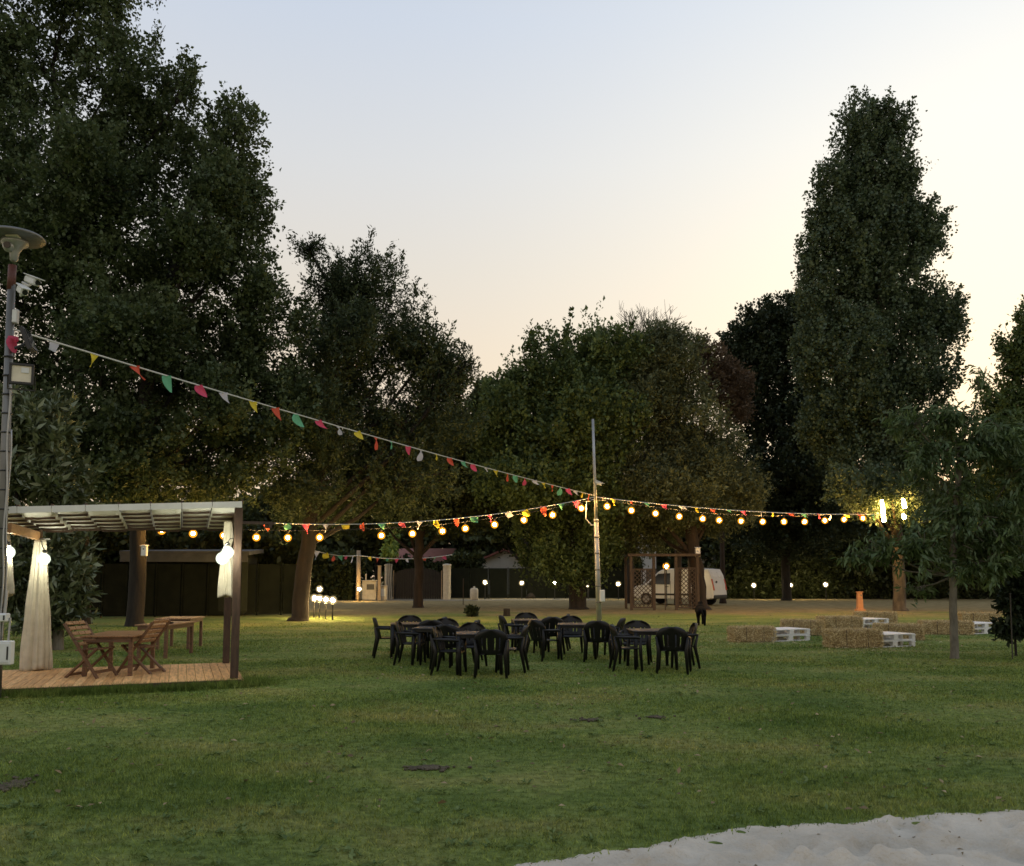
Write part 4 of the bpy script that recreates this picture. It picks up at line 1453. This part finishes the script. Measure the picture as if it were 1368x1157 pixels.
def flag_mesh(w_, h_, rr, wind, cut=False):
    """a triangular pennant hanging from the cord, blown and curled"""
    mb = MB()
    ax = rr.uniform(-.5, .5)
    curl = rr.uniform(.15, .75)
    sw = wind + rr.uniform(-.25, .3)
    hh = h_ * rr.uniform(.75, 1.15)
    bend = rr.uniform(.2, .7)

    def fn(u, v):
        k = (1 - v) if not cut else (1 - .25 * v)
        x = (u - .5) * w_ * k
        s = v * hh
        return (x + s * math.sin(sw) * (v * .7 + .3), curl * hh * .6 * math.sin(v * 2.6) * math.sin((u - .5) * PI * .9 + ax) + bend * hh * v * v * .5,
                -s * math.cos(sw * (v * .7 + .3)) * (1 - .18 * bend * v))
    mb.grid(fn, 4, 6)
    return mb


def bunting(label, A, B, sag, n, w_, h_, seed, first=0, wind=.35, skip=(), order=COLS, mats=None, jit=.1):
    rr = random.Random(seed)
    A, B = np.array(A, float), np.array(B, float)
    t_ = thing('bunting', label, 'bunting', A)
    D = B - A

    def P(s):
        return D * s - np.array([0, 0, 4 * sag * s * (1 - s)])
    mb = MB()
    mb.tube([P(s) for s in np.linspace(0, 1, 60)], max(.011, .00042 * max(A[1], B[1])), 5)
    mb.build('cord', 'cord', t_)
    ang = math.atan2(D[1], D[0])
    for k in range(n):
        if k in skip:
            continue
        s = (k + 1) / (n + 1) + rr.uniform(-jit, jit) / n
        col = order[(k + first) % len(order)]
        cut = rr.random() < .12
        m_ = flag_mesh(w_, h_ * (.6 if cut else 1), rr, wind, cut)
        o = m_.build('pennant', 'flag_' + col, t_, smooth=True)
        o.location = P(s)
        o.rotation_euler = (0, rr.uniform(-.3, .3), ang * .35 + rr.uniform(-1.15, 1.15))
        o['label'] = col + ' pennant'
    return t_


kn = at(795, 662, PY - .06)
bunting('long pennant bunting slanting down from the lamp post to the metal pole', at(18, 440, LY - .05), kn, .10, 33, .155, .26, 4)
t = thing('tied_pennant', 'pink pennant wrapped round the lamp post where the long bunting starts', 'pennant', at(15, 452, LY - .07))
mb = flag_mesh(.12, .26, random.Random(2), .25)
mb.build('cloth', 'flag_pink', t, smooth=True)
MB().lathe([(.064, -.03), (.07, 0), (.064, .03)], (-.02, .07, .01), 12).build('knot', 'flag_pink', t)
bunting('pennant bunting hanging between the pergola side and the metal pole', at(330, 697, 28.5), at(794, 664, PY - .05), .42, 18, .30, .34, 9, 2, .15)
bunting('pennant bunting hanging from the metal pole to the lit poplar', at(796, 664, PY - .05), at(1182, 687, 36.5), .20, 18, .26, .28, 12, 1, .7)
bunting('faint distant bunting from the leaning trunk to the wooden pole', at(412, 733, 40), at(478, 742, 54.8), .15, 6, .34, .42, 21, 0, .1)
bunting('distant bunting from the wooden pole past the slim trunk to the gate pillar', at(479, 742, 54.8), at(604, 741, 57.4), .25, 9, .28, .34, 23, 1, .1)


def string_lights(label, pts, seed, ends):
    """pts: list of bulb positions"""
    t_ = thing('string_lights', label, 'string lights', pts[0])
    o0 = np.array(pts[0])
    cab = [np.array(ends[0]) - o0]
    for p in pts:
        cab.append(np.array(p) - o0 + [0, 0, .24])
    cab.append(np.array(ends[1]) - o0)
    MB().tube(cab, .012, 5).build('cable', 'cable', t_)
    for p in pts:
        q = np.array(p) - o0
        b_ = MB().ball((0, 0, 0), .128, 14).build('bulb', 'globe_amber', t_, smooth=True)  # oversized amber shell standing in for the halo round each bulb
        b_.location = q
        MB().ball((0, 0, 0), .056, 8).build('filament', 'filament', b_, smooth=True)
        MB().lathe([(.03, .155), (.034, .17), (.03, .23), (.012, .24)], n=8).build('socket', 'cable', b_)
    return t_


left = [(216, 709), (258, 713), (299, 715.5), (342.5, 718), (384.5, 718.5), (427, 718), (509.5, 715.5), (551, 713), (591, 709.5), (621.7, 706), (660.8, 701), (700, 694.7), (738.3, 688), (776.7, 679)]
lp = [at(x, y, 27.6 + (PY - 27.6) * (x - 190) / (795 - 190)) for x, y in left]
string_lights('warm bulb string from the straight trunk behind the pergola to the metal pole', lp, 1, (at(186, 700, 27.5), at(794, 668, PY - .05)))
right = [(811, 676.5), (843.5, 682), (875.8, 686), (907.4, 690), (938.6, 693), (960.7, 695), (990, 696), (1019, 697), (1047.4, 697), (1075, 697), (1102, 695.5), (1127.7, 694), (1153, 692.5)]
rp_ = [at(x, y, PY + (36.5 - PY) * (x - 795) / (1180 - 795)) for x, y in right]
string_lights('warm bulb string from the metal pole to the lit poplar', rp_, 2, (at(796, 668, PY - .05), at(1179, 690, 36.5)))
# glowing tubes wound on the poplar at the end of the string
for (px, y0, y1, Y, lab) in ((1180, 668, 697, 36.6, 'long glowing warm tube where the bulb string ends'), (1208, 666, 679, 36.9, 'short glowing tube right of the long one'), (1208, 687, 693, 36.9, 'small glowing lamp below the short tube')):
    a, b = at(px - 2, y0, Y), at(px + 1, y1, Y)
    t = thing('tube_lamp', lab, 'lamp', a)
    mb = MB()
    mb.tube([(0, 0, 0), ((b - a) * .5).tolist(), (b - a).tolist()], [.055, .085, .07], 10)
    mb.build('tube', 'tube_warm', t, smooth=True)
    MB().lathe([(.09, .0), (.09, .06), (.03, .09)], (0, 0, .0), 10).build('socket', 'dark_metal', t)


def garden_lamp(label, px, py, Y, r, mat, group, ground=None, arm=False):
    p = at(px, py, Y)
    t_ = thing('garden_lamp', label, 'lamp', (p[0], p[1], 0), group=group)
    z = p[2]
    g_ = MB().ball((0, 0, z), r, 12).build('globe', mat[0], t_, smooth=True)  # emissive shell imitating the glow around the lamp
    MB().ball((0, 0, z), r * .45, 8).build('bulb', mat[1], g_, smooth=True)
    MB().tube([(0, 0, -.05), (0, 0, z - r * .95)], .028, 8).build('post', 'dark_metal', t_)
    MB().lathe([(.05, z - r * 1.15), (.07, z - r * .9), (.06, z - r * .82)], n=10).build('collar', 'dark_metal', t_)
    return t_


FLG = 'globe lamps along the far boundary'
for (px, py, Y, lab) in ((648, 778, 58.5, 'globe lamp right of the white canister, first of the far row'), (697, 779, 59, 'globe lamp just left of the lamp-lit far trunk'), (741, 779, 59, 'globe lamp between the lit far trunk and the metal pole'),
                         (826, 780, 58, 'globe lamp between the metal pole and trellis'), (1007, 782, 58, 'globe lamp nearest the van on its right'), (1056, 782, 58, 'middle globe lamp of the three right of the van'),
                         (1103, 781, 58, 'globe lamp nearest the orange pillar'), (480, 787, 53.5, 'globe lamp at the foot of the wooden pole')):
    garden_lamp(lab, px, py, Y, .19, ('globe_cream', 'torch_core' if px == 480 else 'globe_core'), FLG)
garden_lamp('globe lamp behind the row of torches', 427, 787, 40, .17, ('globe_cream', 'globe_core'), FLG)
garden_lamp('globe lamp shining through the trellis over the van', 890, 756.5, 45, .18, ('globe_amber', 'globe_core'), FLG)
garden_lamp('dim globe lamp close left of the metal pole', 785, 783, 60, .12, ('globe_cream', 'dim_core'), FLG)
garden_lamp('dim high lamp over the fence left of the metal pole', 786, 760, 60, .12, ('globe_cream', 'dim_core'), FLG)
garden_lamp('dim high lamp in the trees over the middle fence lamp', 1054, 757, 60.5, .12, ('globe_cream', 'dim_core'), FLG)
for (px, py, Y, lab) in ((420, 799, 33.5, 'torch farthest left in the short row'), (427, 799.5, 33, 'second torch from the left in the short row'), (435.5, 801, 32.3, 'third torch from the left in the short row'), (444.5, 802, 31.5, 'rightmost torch of the short row')):
    garden_lamp('low black-staked ' + lab, px, py, Y, .16, ('globe_cream', 'torch_core'), 'torches beside the leaning trunk')

# ------------------------------------------------------------------ plastic tables and chairs
def make_chair():
    t_ = thing('plastic_chair', '', 'chair', (0, 0, 0), 0, 'black plastic chairs')
    mb = MB()

    def seat(u, v):
        x, y = (u - .5) * (.46 - .05 * (1 - v)), -.21 + .43 * v
        return (x, y, .415 - .02 * math.cos((u - .5) * PI) * math.sin(v * PI) - .012 * (1 - v) - (.03 if v > .95 else 0))
    mb.grid(seat, 8, 8).build('seat', 'black_plastic', t_, smooth=True, solid=.018)

    def back(u, v):
        a = (u - .5) * 2
        wv = .235 + .05 * math.sin(v * PI * .8)
        if v > .55:
            wv *= math.sqrt(max(0.0, 1 - ((v - .55) / .47) ** 2.6)) * .999 + .001
        x = a * wv
        y = -.215 - .115 * v + .075 * a * a
        return (x, y, .40 + .43 * v)
    mb = MB()
    mb.grid(back, 28, 16)
    mb.f = [f for i, f in enumerate(mb.f) if not ((i % 28) in (6, 10, 17, 21) and 3 <= i // 28 <= 10)]
    mb.build('backrest', 'black_plastic', t_, smooth=True, solid=.014)
    for s in (-1, 1):
        MB().tube([(s * .285, -.26, .63), (s * .285, -.12, .62), (s * .28, .12, .615), (s * .27, .20, .60)], [.020, .026, .028, .022], 8).build('armrest', 'black_plastic', t_, smooth=True)
        MB().tube([(s * .275, .20, .61), (s * .265, .20, .40), (s * .285, .225, 0)], [.022, .034, .022], 8).build('leg', 'black_plastic', t_, smooth=True)
        MB().tube([(s * .275, -.27, .64), (s * .24, -.22, .40), (s * .27, -.30, 0)], [.018, .036, .022], 8).build('leg', 'black_plastic', t_, smooth=True)
    return t_


def make_table():
    t_ = thing('plastic_table', '', 'table', (0, 0, 0), 0, 'black plastic tables')
    MB().box((0, 0, .705), (.82, .82, .022), bev=.008).build('tabletop', 'table_top', t_)
    mb = MB()
    for s in (-1, 1):
        mb.box((s * .375, 0, .667), (.02, .72, .054))
        mb.box((0, s * .375, .666), (.72, .02, .052))
    mb.build('apron', 'black_plastic', t_)
    for a in (-1, 1):
        for b in (-1, 1):
            MB().tube([(a * .365, b * .365, .69), (a * .375, b * .375, .3), (a * .385, b * .385, 0)], [.045, .036, .028], 8).build('leg', 'black_plastic', t_, smooth=True)
    return t_


chair0, table0 = make_chair(), make_table()
CS = .93
used = [False, False]
# table: column, distance, turn, name; chairs: column, distance, yaw, side word
SETS = [
    (548, 17.4, 8, 'farthest table of the left cluster', [(519, 17.35, -84, 'left'), (546, 18.2, 176, 'far'), (574, 16.8, 10, 'near'), (578, 17.75, 80, 'right')]),
    (583, 16.05, -6, 'middle table of the left cluster', [(551, 15.95, -100, 'left'), (595, 16.95, 186, 'far'), (599, 15.25, -12, 'near'), (621, 16.5, 72, 'right')]),
    (640, 14.55, 4, 'nearest table of the left cluster', [(603, 14.35, -95, 'left'), (626, 15.4, 172, 'far'), (657, 13.95, 6, 'near'), (682, 14.75, 76, 'right')]),
    (708, 18.8, 5, 'farthest table of the right cluster', [(685, 18.4, -78, 'left'), (704, 19.6, 178, 'far'), (733, 18.05, 14, 'near'), (743, 19.0, 84, 'right')]),
    (770, 17.2, -4, 'middle table of the right cluster', [(727, 16.75, -50, 'left'), (763, 18.0, 184, 'far'), (799, 16.5, -6, 'near'), (815, 17.4, 70, 'right')]),
    (869, 15.3, 3, 'nearest table of the right cluster', [(837, 14.95, -88, 'left'), (848, 16.1, 170, 'far'), (898, 14.6, -9, 'near'), (908, 15.45, 82, 'right')]),
]
for (px, Y, rz, nm, chairs) in SETS:
    o = table0 if not used[0] else copy_tree(table0)
    used[0] = True
    o.location = gx(px, Y)
    o.scale = (CS, CS, CS)
    o.rotation_euler = (0, 0, R(rz))
    tag(o, 'black plastic table, ' + nm.replace(' table', ''), 'table', 'black plastic tables')
    for (cx, cy, yaw, sd) in chairs:
        c = chair0 if not used[1] else copy_tree(chair0)
        used[1] = True
        c.location = gx(cx, cy)
        c.scale = (CS, CS, CS)
        c.rotation_euler = (0, 0, R(yaw))
        c.rotation_euler = (0, 0, R(yaw + random.uniform(-9, 9)))
        tag(c, 'black plastic armchair on the %s side of the %s' % (sd, nm), 'chair', 'black plastic chairs')

# ------------------------------------------------------------------ straw bales and pallets
def make_bale():
    t_ = thing('straw_bale', '', 'bale', (0, 0, 0), 0, 'straw bales on the lawn')
    lx, ly, lz = 1.0, .48, .40
    bm = bmesh.new()
    bmesh.ops.create_cube(bm, size=1)
    bmesh.ops.subdivide_edges(bm, edges=list(bm.edges), cuts=7, use_grid_fill=True)
    rr = random.Random(4)
    for v in bm.verts:
        x, y, z = v.co * 2
        q = 1 - .10 * (abs(x) ** 6 * abs(y) ** 6 + abs(x) ** 6 * abs(z) ** 6 + abs(y) ** 6 * abs(z) ** 6) ** .5
        pin = 1 - .05 * (math.exp(-((abs(x) - .42) / .07) ** 2))
        v.co = Vector((x * q * lx / 2, y * q * pin * ly / 2, z * q * pin * lz / 2 + lz / 2)) + Vector((rr.uniform(-1, 1), rr.uniform(-1, 1), rr.uniform(-1, 1))) * .008
    bm.verts.index_update()
    mb = MB().add([v.co for v in bm.verts], [[v.index for v in f.verts] for f in bm.faces])
    bm.free()
    mb.build('core', 'straw_core', t_, smooth=True)
    n = 5200
    s = RNG.integers(0, 5, n)
    a, b = RNG.uniform(-1, 1, n), RNG.uniform(-1, 1, n)
    P = np.zeros((n, 3))
    Nn = np.zeros((n, 3))
    for k, (ax_, sg) in enumerate(((2, 1), (1, -1), (1, 1), (0, -1), (0, 1))):
        m_ = s == k
        oth = [i for i in range(3) if i != ax_]
        P[m_, ax_] = sg
        P[m_, oth[0]] = a[m_]
        P[m_, oth[1]] = b[m_]
        Nn[m_, ax_] = sg
    q = 1 - .06 * (np.abs(a) ** 5 * np.abs(b) ** 5)
    P = P * q[:, None] * [lx / 2, ly / 2, lz / 2] + [0, 0, lz / 2]
    ax = nrm(RNG.normal(size=(n, 3)) * [1, .7, 1.1] + Nn * RNG.uniform(-.1, .14, n)[:, None])
    v = leaf_verts(P - ax * .04, ax, nrm(Nn + RNG.normal(size=(n, 3)) * .3), RNG.uniform(.04, .11, n), RNG.uniform(.006, .013, n), .02)
    v[:, 2] = np.maximum(v[:, 2], .004)
    np_mesh('straw', v, 4, 'straw', t_, RNG.random(n))
    for x in (-.21, .21):
        MB().tube([(x, -ly / 2 + .0, .01), (x, -ly / 2 - .0, lz * .985), (x, ly / 2, lz * .985), (x, ly / 2, .01)], .006, 5).build('twine', 'wood_trellis', t_)
    return t_


def make_pallet():
    t_ = thing('pallet', '', 'pallet', (0, 0, 0), 0, 'white painted pallets')
    mb = MB()
    for i in range(7):
        mb.box((0, -.4 + .06 + i * .1133, .133), (1.2, .098 if i % 2 == 0 else .085, .022))
    mb.build('top_boards', 'white_paint', t_)
    for x in (-.55, 0, .55):
        for y in (-.345, 0, .345):
            MB().box((x, y, .0605), (.1 if x else .14, .1, .077)).build('block', 'white_paint', t_)
    mb = MB()
    for x in (-.55, 0, .55):
        mb.box((x, 0, .1105), (.13, .8, .021))
    for y in (-.345, 0, .345):
        mb.box((0, y, .011), (1.2, .1, .021))
    mb.build('runners', 'white_paint', t_)
    return t_


bale0, pal0 = make_bale(), make_pallet()
bales = [  # left px, right px, bottom py, turn, label
    (972, 1032, 858, 9, 'straw bale at the left end of the seating, nearest the dog', 0),
    (1042, 1096, 849, -16, 'straw bale just behind the leftmost white pallets', 1),
    (1090, 1148, 841, 12, 'straw bale with two bulging ends left of the rear pallets', 0),
    (1140, 1194, 832, -14, 'farthest straw bale, behind the rear pallets', 0),
    (1100, 1172, 866, 5, 'nearest straw bale, at the left of the front pallets', 0),
    (1166, 1228, 855, -20, 'straw bale touching the back of the front pallets', 0),
    (1227, 1293, 848, -9, 'straw bale seen behind the slender lawn trunk', 0),
    (1279, 1330, 836, -6, 'straw bale behind the pallets at far right', 0)]
for i, (x0, x1, by, rz, lab, fl_) in enumerate(bales):
    o = bale0 if i == 0 else copy_tree(bale0)
    p = gp((x0 + x1) / 2, by)
    Y = p[1] + .22
    wd = (x1 - x0 - 3) * Y / F
    p = gx((x0 + x1) / 2, Y)
    o.location = p
    o.rotation_euler = (0, 0, R(rz) + (PI if fl_ else 0))
    o.scale = (wd / 1.0, 1 + .06 * ((i * 7) % 3 - 1), .96 + .05 * ((i * 5) % 3 - 1))
    tag(o, lab, 'bale', 'straw bales on the lawn')
pals = [(1040, 857, 24, 'at the left end'), (1153, 840, 28, 'in the rear by the farthest bale'), (1175, 865, 22, 'at the front'), (1297, 847, 24, 'at far right behind the lawn tree')]
pi_ = 0
for (px, by, rz, wl) in pals:
    p = gp(px, by)
    p = gx(px, p[1] + .45)
    for k in range(2):
        o = pal0 if pi_ == 0 else copy_tree(pal0)
        pi_ += 1
        o.location = (p[0] + .02 * k, p[1] + .015 * k, .147 * k)
        o.rotation_euler = (0, 0, R(rz + 2.0 * k))
        tag(o, '%s white wooden pallet of the stack %s' % ('upper' if k else 'lower', wl), 'pallet', 'white painted pallets')

# orange pillar with a tap
p = gp(1149, 817)
t = thing('water_pillar', 'slim orange pillar with a tap standing before the far hedge', 'pillar', p)
MB().box((0, 0, .06), (.38, .32, .12)).build('base', 'terracotta', t)
mb = MB()
mb.v = []
mb.add([(-.125, -.11, .1), (.125, -.11, .1), (.125, .11, .1), (-.125, .11, .1), (-.095, -.08, .85), (.095, -.08, .85), (.095, .08, .85), (-.095, .08, .85)],
       [(0, 1, 2, 3), (4, 5, 6, 7), (0, 1, 5, 4), (1, 2, 6, 5), (2, 3, 7, 6), (3, 0, 4, 7)])
mb.build('shaft', 'terracotta', t)
MB().box((0, 0, .87), (.25, .22, .04)).build('cap', 'terracotta', t)
MB().tube([(0, -.08, .75), (0, -.2, .75), (0, -.22, .69)], .02, 8).build('tap', 'metal', t)

p = gp(1305 + 45, 868)
t = thing('stake', 'thin dark stake beside the bushy sapling', 'stake', gx(1347, 16.9))
MB().tube([(0, 0, -.1), (.02, 0, 1.25)], .012, 6).build('shaft', 'dark_metal', t)
MB().ball((.02, 0, 1.26), .02, 6).build('cap', 'dark_metal', t)
t = thing('stake', 'thin bare stake in the far grass left of the canister', 'stake', gx(619, 48))
MB().tube([(0, 0, -.1), (0, 0, 1.4)], .025, 6).build('shaft', 'wood_trellis', t)
MB().ball((0, 0, 1.41), .035, 6).build('cap', 'wood_trellis', t)

# ------------------------------------------------------------------ trellis pergola
TY = 40.5
xs_ = [gx(px, TY)[0] for px in (843, 873.5, 903, 932)]
tb = np.array([xs_[0], TY, 0])
tr_ = thing('trellis', 'brown timber trellis frame with lattice panels before the van', 'trellis', tb)
lx = [x - xs_[0] for x in xs_]
TH_ = 2.50
for i, x in enumerate(lx):
    MB().box((x, 0, TH_ / 2), (.13, .13, TH_)).build('post', 'wood_trellis', tr_)
MB().box(((lx[0] + lx[3]) / 2, 0, TH_ + .07), (lx[3] - lx[0] + .3, .16, .13)).build('top_beam', 'wood_trellis', tr_)
for x in (lx[0], lx[3]):
    MB().box((x, 1.0, TH_ + .055), (.10, 1.84, .1)).build('beam', 'wood_trellis', tr_)
for x in (lx[0], lx[3]):
    MB().box((x, 1.9, TH_ / 2), (.12, .12, TH_)).build('post', 'wood_trellis', tr_)


def lattice(x0, x1, z0, z1, y, parent, mat='wood_trellis'):
    mb = MB()
    st = .20
    w_, h_ = x1 - x0, z1 - z0
    for sgn in (1, -1):
        k = -h_
        while k < w_:
            a, b = max(0, k), min(w_, k + h_)
            if b - a > .05:
                za, zb = (a - k), (b - k)
                if sgn < 0:
                    za, zb = h_ - za, h_ - zb
                mb.bar((x0 + a, y + sgn * .008, z0 + za), (x0 + b, y + sgn * .008, z0 + zb), .012, .032, (0, 0, 1))
            k += st
    f = MB()
    f.box(((x0 + x1) / 2, y, z0), (w_, .05, .06))
    f.box(((x0 + x1) / 2, y, z1), (w_, .05, .06))
    f.box((x0 + .02, y, (z0 + z1) / 2), (.05, .048, h_))
    f.box((x1 - .02, y, (z0 + z1) / 2), (.05, .048, h_))
    o = mb.build('lattice_panel', mat, parent)
    f.build('frame', mat, o)


lattice(lx[0] + .08, lx[1] - .08, .12, 1.9, 0, tr_)
lattice(lx[2] + .08, lx[3] - .08, .12, 1.95, 0, tr_, 'wood_trellis')
MB().box(((lx[1] + lx[2]) / 2, 0, 1.1), (.05, .05, 2.2)).build('brace', 'wood_trellis', tr_)

# ------------------------------------------------------------------ white van
vb = gx(907, 48.0)
van = thing('van', 'white delivery van parked behind the trellis and trunk', 'van', vb, R(-36))
# local: length along x, nose at -x, width y; near side is -y
Wv = 1.9
prof = [(-2.38, .42), (-2.44, .62), (-2.40, .88), (-2.20, 1.02), (-1.62, 1.14), (-.86, 1.80), (-.62, 1.93), (-.2, 1.99), (1.6, 1.99), (2.08, 1.95), (2.24, 1.62), (2.36, 1.10), (2.40, .62), (2.38, .40), (2.0, .34), (-2.1, .34)]


def vw(z):
    return Wv / 2 * (1 - .11 * max(0, (z - 1.0)) ** 1.5)


mb = MB()
n = len(prof)
ringsy = (-1, -.94, .94, 1)
vs, fs = [], []
for ky, sy in enumerate(ringsy):
    inset = .035 if abs(sy) == 1 else 0
    for (x, z) in prof:
        cx, cz = 0, 1.1
        vs.append((cx + (x - cx) * (1 - inset), sy * vw(z), cz + (z - cz) * (1 - inset)))
for k in range(3):
    for i in range(n):
        fs.append((k * n + i, k * n + (i + 1) % n, (k + 1) * n + (i + 1) % n, (k + 1) * n + i))
fs.append(tuple(range(n)))
fs.append(tuple(range(3 * n, 4 * n))[::-1])
mb.add(vs, fs)
mb.build('body', 'white_body', van)
sd = -1
for s in (-1, 1):
    mb = MB()

    def wpt(x, z, s=s):
        return (x, s * (vw(z) + .004), z)
    poly = [(-1.42, 1.14), (-.82, 1.70), (-.10, 1.74), (-.10, 1.12)]
    mb.add([wpt(*q) for q in poly] + [(x, y + s * .012, z) for x, y, z in [wpt(*q) for q in poly]], [(0, 1, 2, 3), (4, 5, 6, 7), (0, 1, 5, 4), (1, 2, 6, 5), (2, 3, 7, 6), (3, 0, 4, 7)])
    mb.build('side_window', 'glass', van)
    mb = MB()
    mb.box((-.06, s * (vw(.75) + .004), .80), (.014, .012, 1.0))
    mb.box((.95, s * (vw(.75) + .004), .85), (.014, .012, 1.1))
    mb.box((.45, s * (vw(.62) + .012), .58), (3.1, .024, .10))
    mb.build('side_trim', 'dark_metal', van)
    d = MB().box((-.26, s * (vw(.9) + .014), 1.00), (.16, .025, .035)).build('door_handle', 'dark_metal', van)
    MB().box((-1.22, s * (Wv / 2 + .11), 1.16), (.10, .2, .17), bev=.03).build('wing_mirror', 'dark_metal', van)
    MB().box((-2.24, s * .72, .84), (.26, .34, .16), rz=s * R(20), bev=.04).build('headlight', 'lens', van)
    MB().box((2.345, s * .84, 1.12), (.05, .12, .62), ry=R(-12), bev=.015).build('tail_light', 'red_light', van)
# windscreen and bonnet edge
mb = MB()
a0, a1 = (-1.56, 1.19), (-.90, 1.765)
e = .012
mb.add([(a0[0] - e, -vw(1.19) + .1, a0[1] + e), (a0[0] - e, vw(1.19) - .1, a0[1] + e), (a1[0] - e, vw(1.76) - .12, a1[1] + e), (a1[0] - e, -vw(1.76) + .12, a1[1] + e)], [(0, 1, 2, 3)])
mb.build('windscreen', 'glass', van, solid=.01)
mb = MB()
mb.box((-2.42, 0, .70), (.06, 1.0, .20), bev=.02)
mb.build('grille', 'dark_metal', van)
MB().box((-2.36, 0, .44), (.18, 1.74, .2), bev=.05).build('bumper', 'dark_metal', van)
MB().box((2.36, 0, .47), (.16, 1.78, .2), bev=.05).build('bumper', 'dark_metal', van)
for s in (-1, 1):                                           # rear doors
    d = MB().box((2.305, s * .36, 1.12), (.03, .70, 1.05), ry=R(-9.5), bev=.012).build('rear_door', 'white_body', van)
    MB().box((2.215, s * .36, 1.66), (.03, .52, .30), ry=R(-22), bev=.012).build('window', 'white_paint', d)
    MB().box((2.335, s * .08, 1.04), (.03, .05, .16), ry=R(-9.5)).build('handle', 'dark_metal', d)
mb = MB()
mb.tube([(2.33, -.36, 1.26), (2.345, -.36, 1.257)], .07, 14)
mb.v = [(x, (y + .36) * 1.5 - .36, z) for x, y, z in mb.v]
mb.build('emblem', 'dark_metal', van)
MB().box((2.36, .1, .78), (.02, .5, .11), ry=R(-6)).build('number_plate', 'white_paint', van)
for x in (-1.55, 1.45):
    for s in (-1, 1):
        wv_ = MB()
        wv_.tube([(x, s * (Wv / 2 - .2), .33), (x, s * (Wv / 2 + .012), .33)], .33, 22)
        wh = wv_.build('wheel', 'tyre', van)
        MB().tube([(x, s * (Wv / 2 + .0), .33), (x, s * (Wv / 2 + .022), .33)], .2, 16).build('rim', 'hub', wh)

# ------------------------------------------------------------------ dog
dg = gp(936.5, 835)
dog = thing('dog', 'black dog walking away across the lawn toward the trellis', 'dog', dg, R(-8))
sk = {  # name: (x, y, z, r); heading +y
    'pelvis': (0, -.26, .50, .105), 'loin': (0, -.08, .50, .100), 'chest': (0, .14, .49, .125), 'fore': (0, .26, .52, .105),
    'neck': (.01, .38, .60, .070), 'skull': (.03, .50, .665, .072), 'muzzle': (.04, .60, .635, .042), 'nose': (.04, .665, .62, .026),
    't1': (0, -.37, .49, .030), 't2': (.02, -.48, .40, .022), 't3': (.04, -.56, .33, .014)}
for s, nm, fo in ((-1, 'l', .06), (1, 'r', -.07)):
    sk['hip' + nm] = (s * .085, -.27, .43, .075)
    sk['knee' + nm] = (s * .095, -.20 + fo * .6, .29, .052)
    sk['hock' + nm] = (s * .09, -.36 + fo, .17, .028)
    sk['hpaw' + nm] = (s * .09, -.33 + fo, .035, .028)
    sk['htoe' + nm] = (s * .09, -.26 + fo, .028, .026)
    sk['sho' + nm] = (s * .085, .24, .41, .062)
    sk['elb' + nm] = (s * .085, .19 - fo * .6, .29, .042)
    sk['wri' + nm] = (s * .08, .22 - fo, .13, .027)
    sk['fpaw' + nm] = (s * .08, .23 - fo, .035, .028)
    sk['ftoe' + nm] = (s * .08, .29 - fo, .028, .026)
    sk['ear' + nm] = (s * .045 + .03, .47, .735, .022)
    sk['eat' + nm] = (s * .085 + .03, .48, .68, .016)
eg = [('pelvis', 'loin'), ('loin', 'chest'), ('chest', 'fore'), ('fore', 'neck'), ('neck', 'skull'), ('skull', 'muzzle'), ('muzzle', 'nose'), ('pelvis', 't1'), ('t1', 't2'), ('t2', 't3')]
for nm in 'lr':
    eg += [('pelvis', 'hip' + nm), ('hip' + nm, 'knee' + nm), ('knee' + nm, 'hock' + nm), ('hock' + nm, 'hpaw' + nm), ('hpaw' + nm, 'htoe' + nm), ('fore', 'sho' + nm), ('sho' + nm, 'elb' + nm), ('elb' + nm, 'wri' + nm), ('wri' + nm, 'fpaw' + nm), ('fpaw' + nm, 'ftoe' + nm), ('skull', 'ear' + nm), ('ear' + nm, 'eat' + nm)]
ks = list(sk)
me = bpy.data.meshes.new('body')
me.from_pydata([sk[k][:3] for k in ks], [(ks.index(a), ks.index(b)) for a, b in eg], [])
bo = bpy.data.objects.new('body', me)
C.objects.link(bo)
bo.parent = dog
md = bo.modifiers.new('skin', 'SKIN')
md.use_smooth_shade = True
for i, k in enumerate(ks):
    kr = 1.5 if k in ('pelvis', 'loin', 'chest', 'fore') else 1.3
    me.skin_vertices[0].data[i].radius = (sk[k][3] * kr, sk[k][3] * (1.2 if kr == 1.5 else 1.3))
    me.skin_vertices[0].data[i].use_root = (k == 'pelvis')
md = bo.modifiers.new('sub', 'SUBSURF')
md.levels = md.render_levels = 2
me.materials.append(M['fur'])

# ------------------------------------------------------------------ render settings
S.view_settings.view_transform = 'Standard'
S.view_settings.look = 'None'
S.view_settings.exposure = 0
S.view_settings.gamma = 1
cy = S.cycles
cy.max_bounces = 5
cy.diffuse_bounces = 3
cy.glossy_bounces = 2
cy.transmission_bounces = 3
cy.use_denoising = True
cy.sample_clamp_indirect = 4
cy.caustics_reflective = False
cy.caustics_refractive = False
cy.filter_width = 1.55
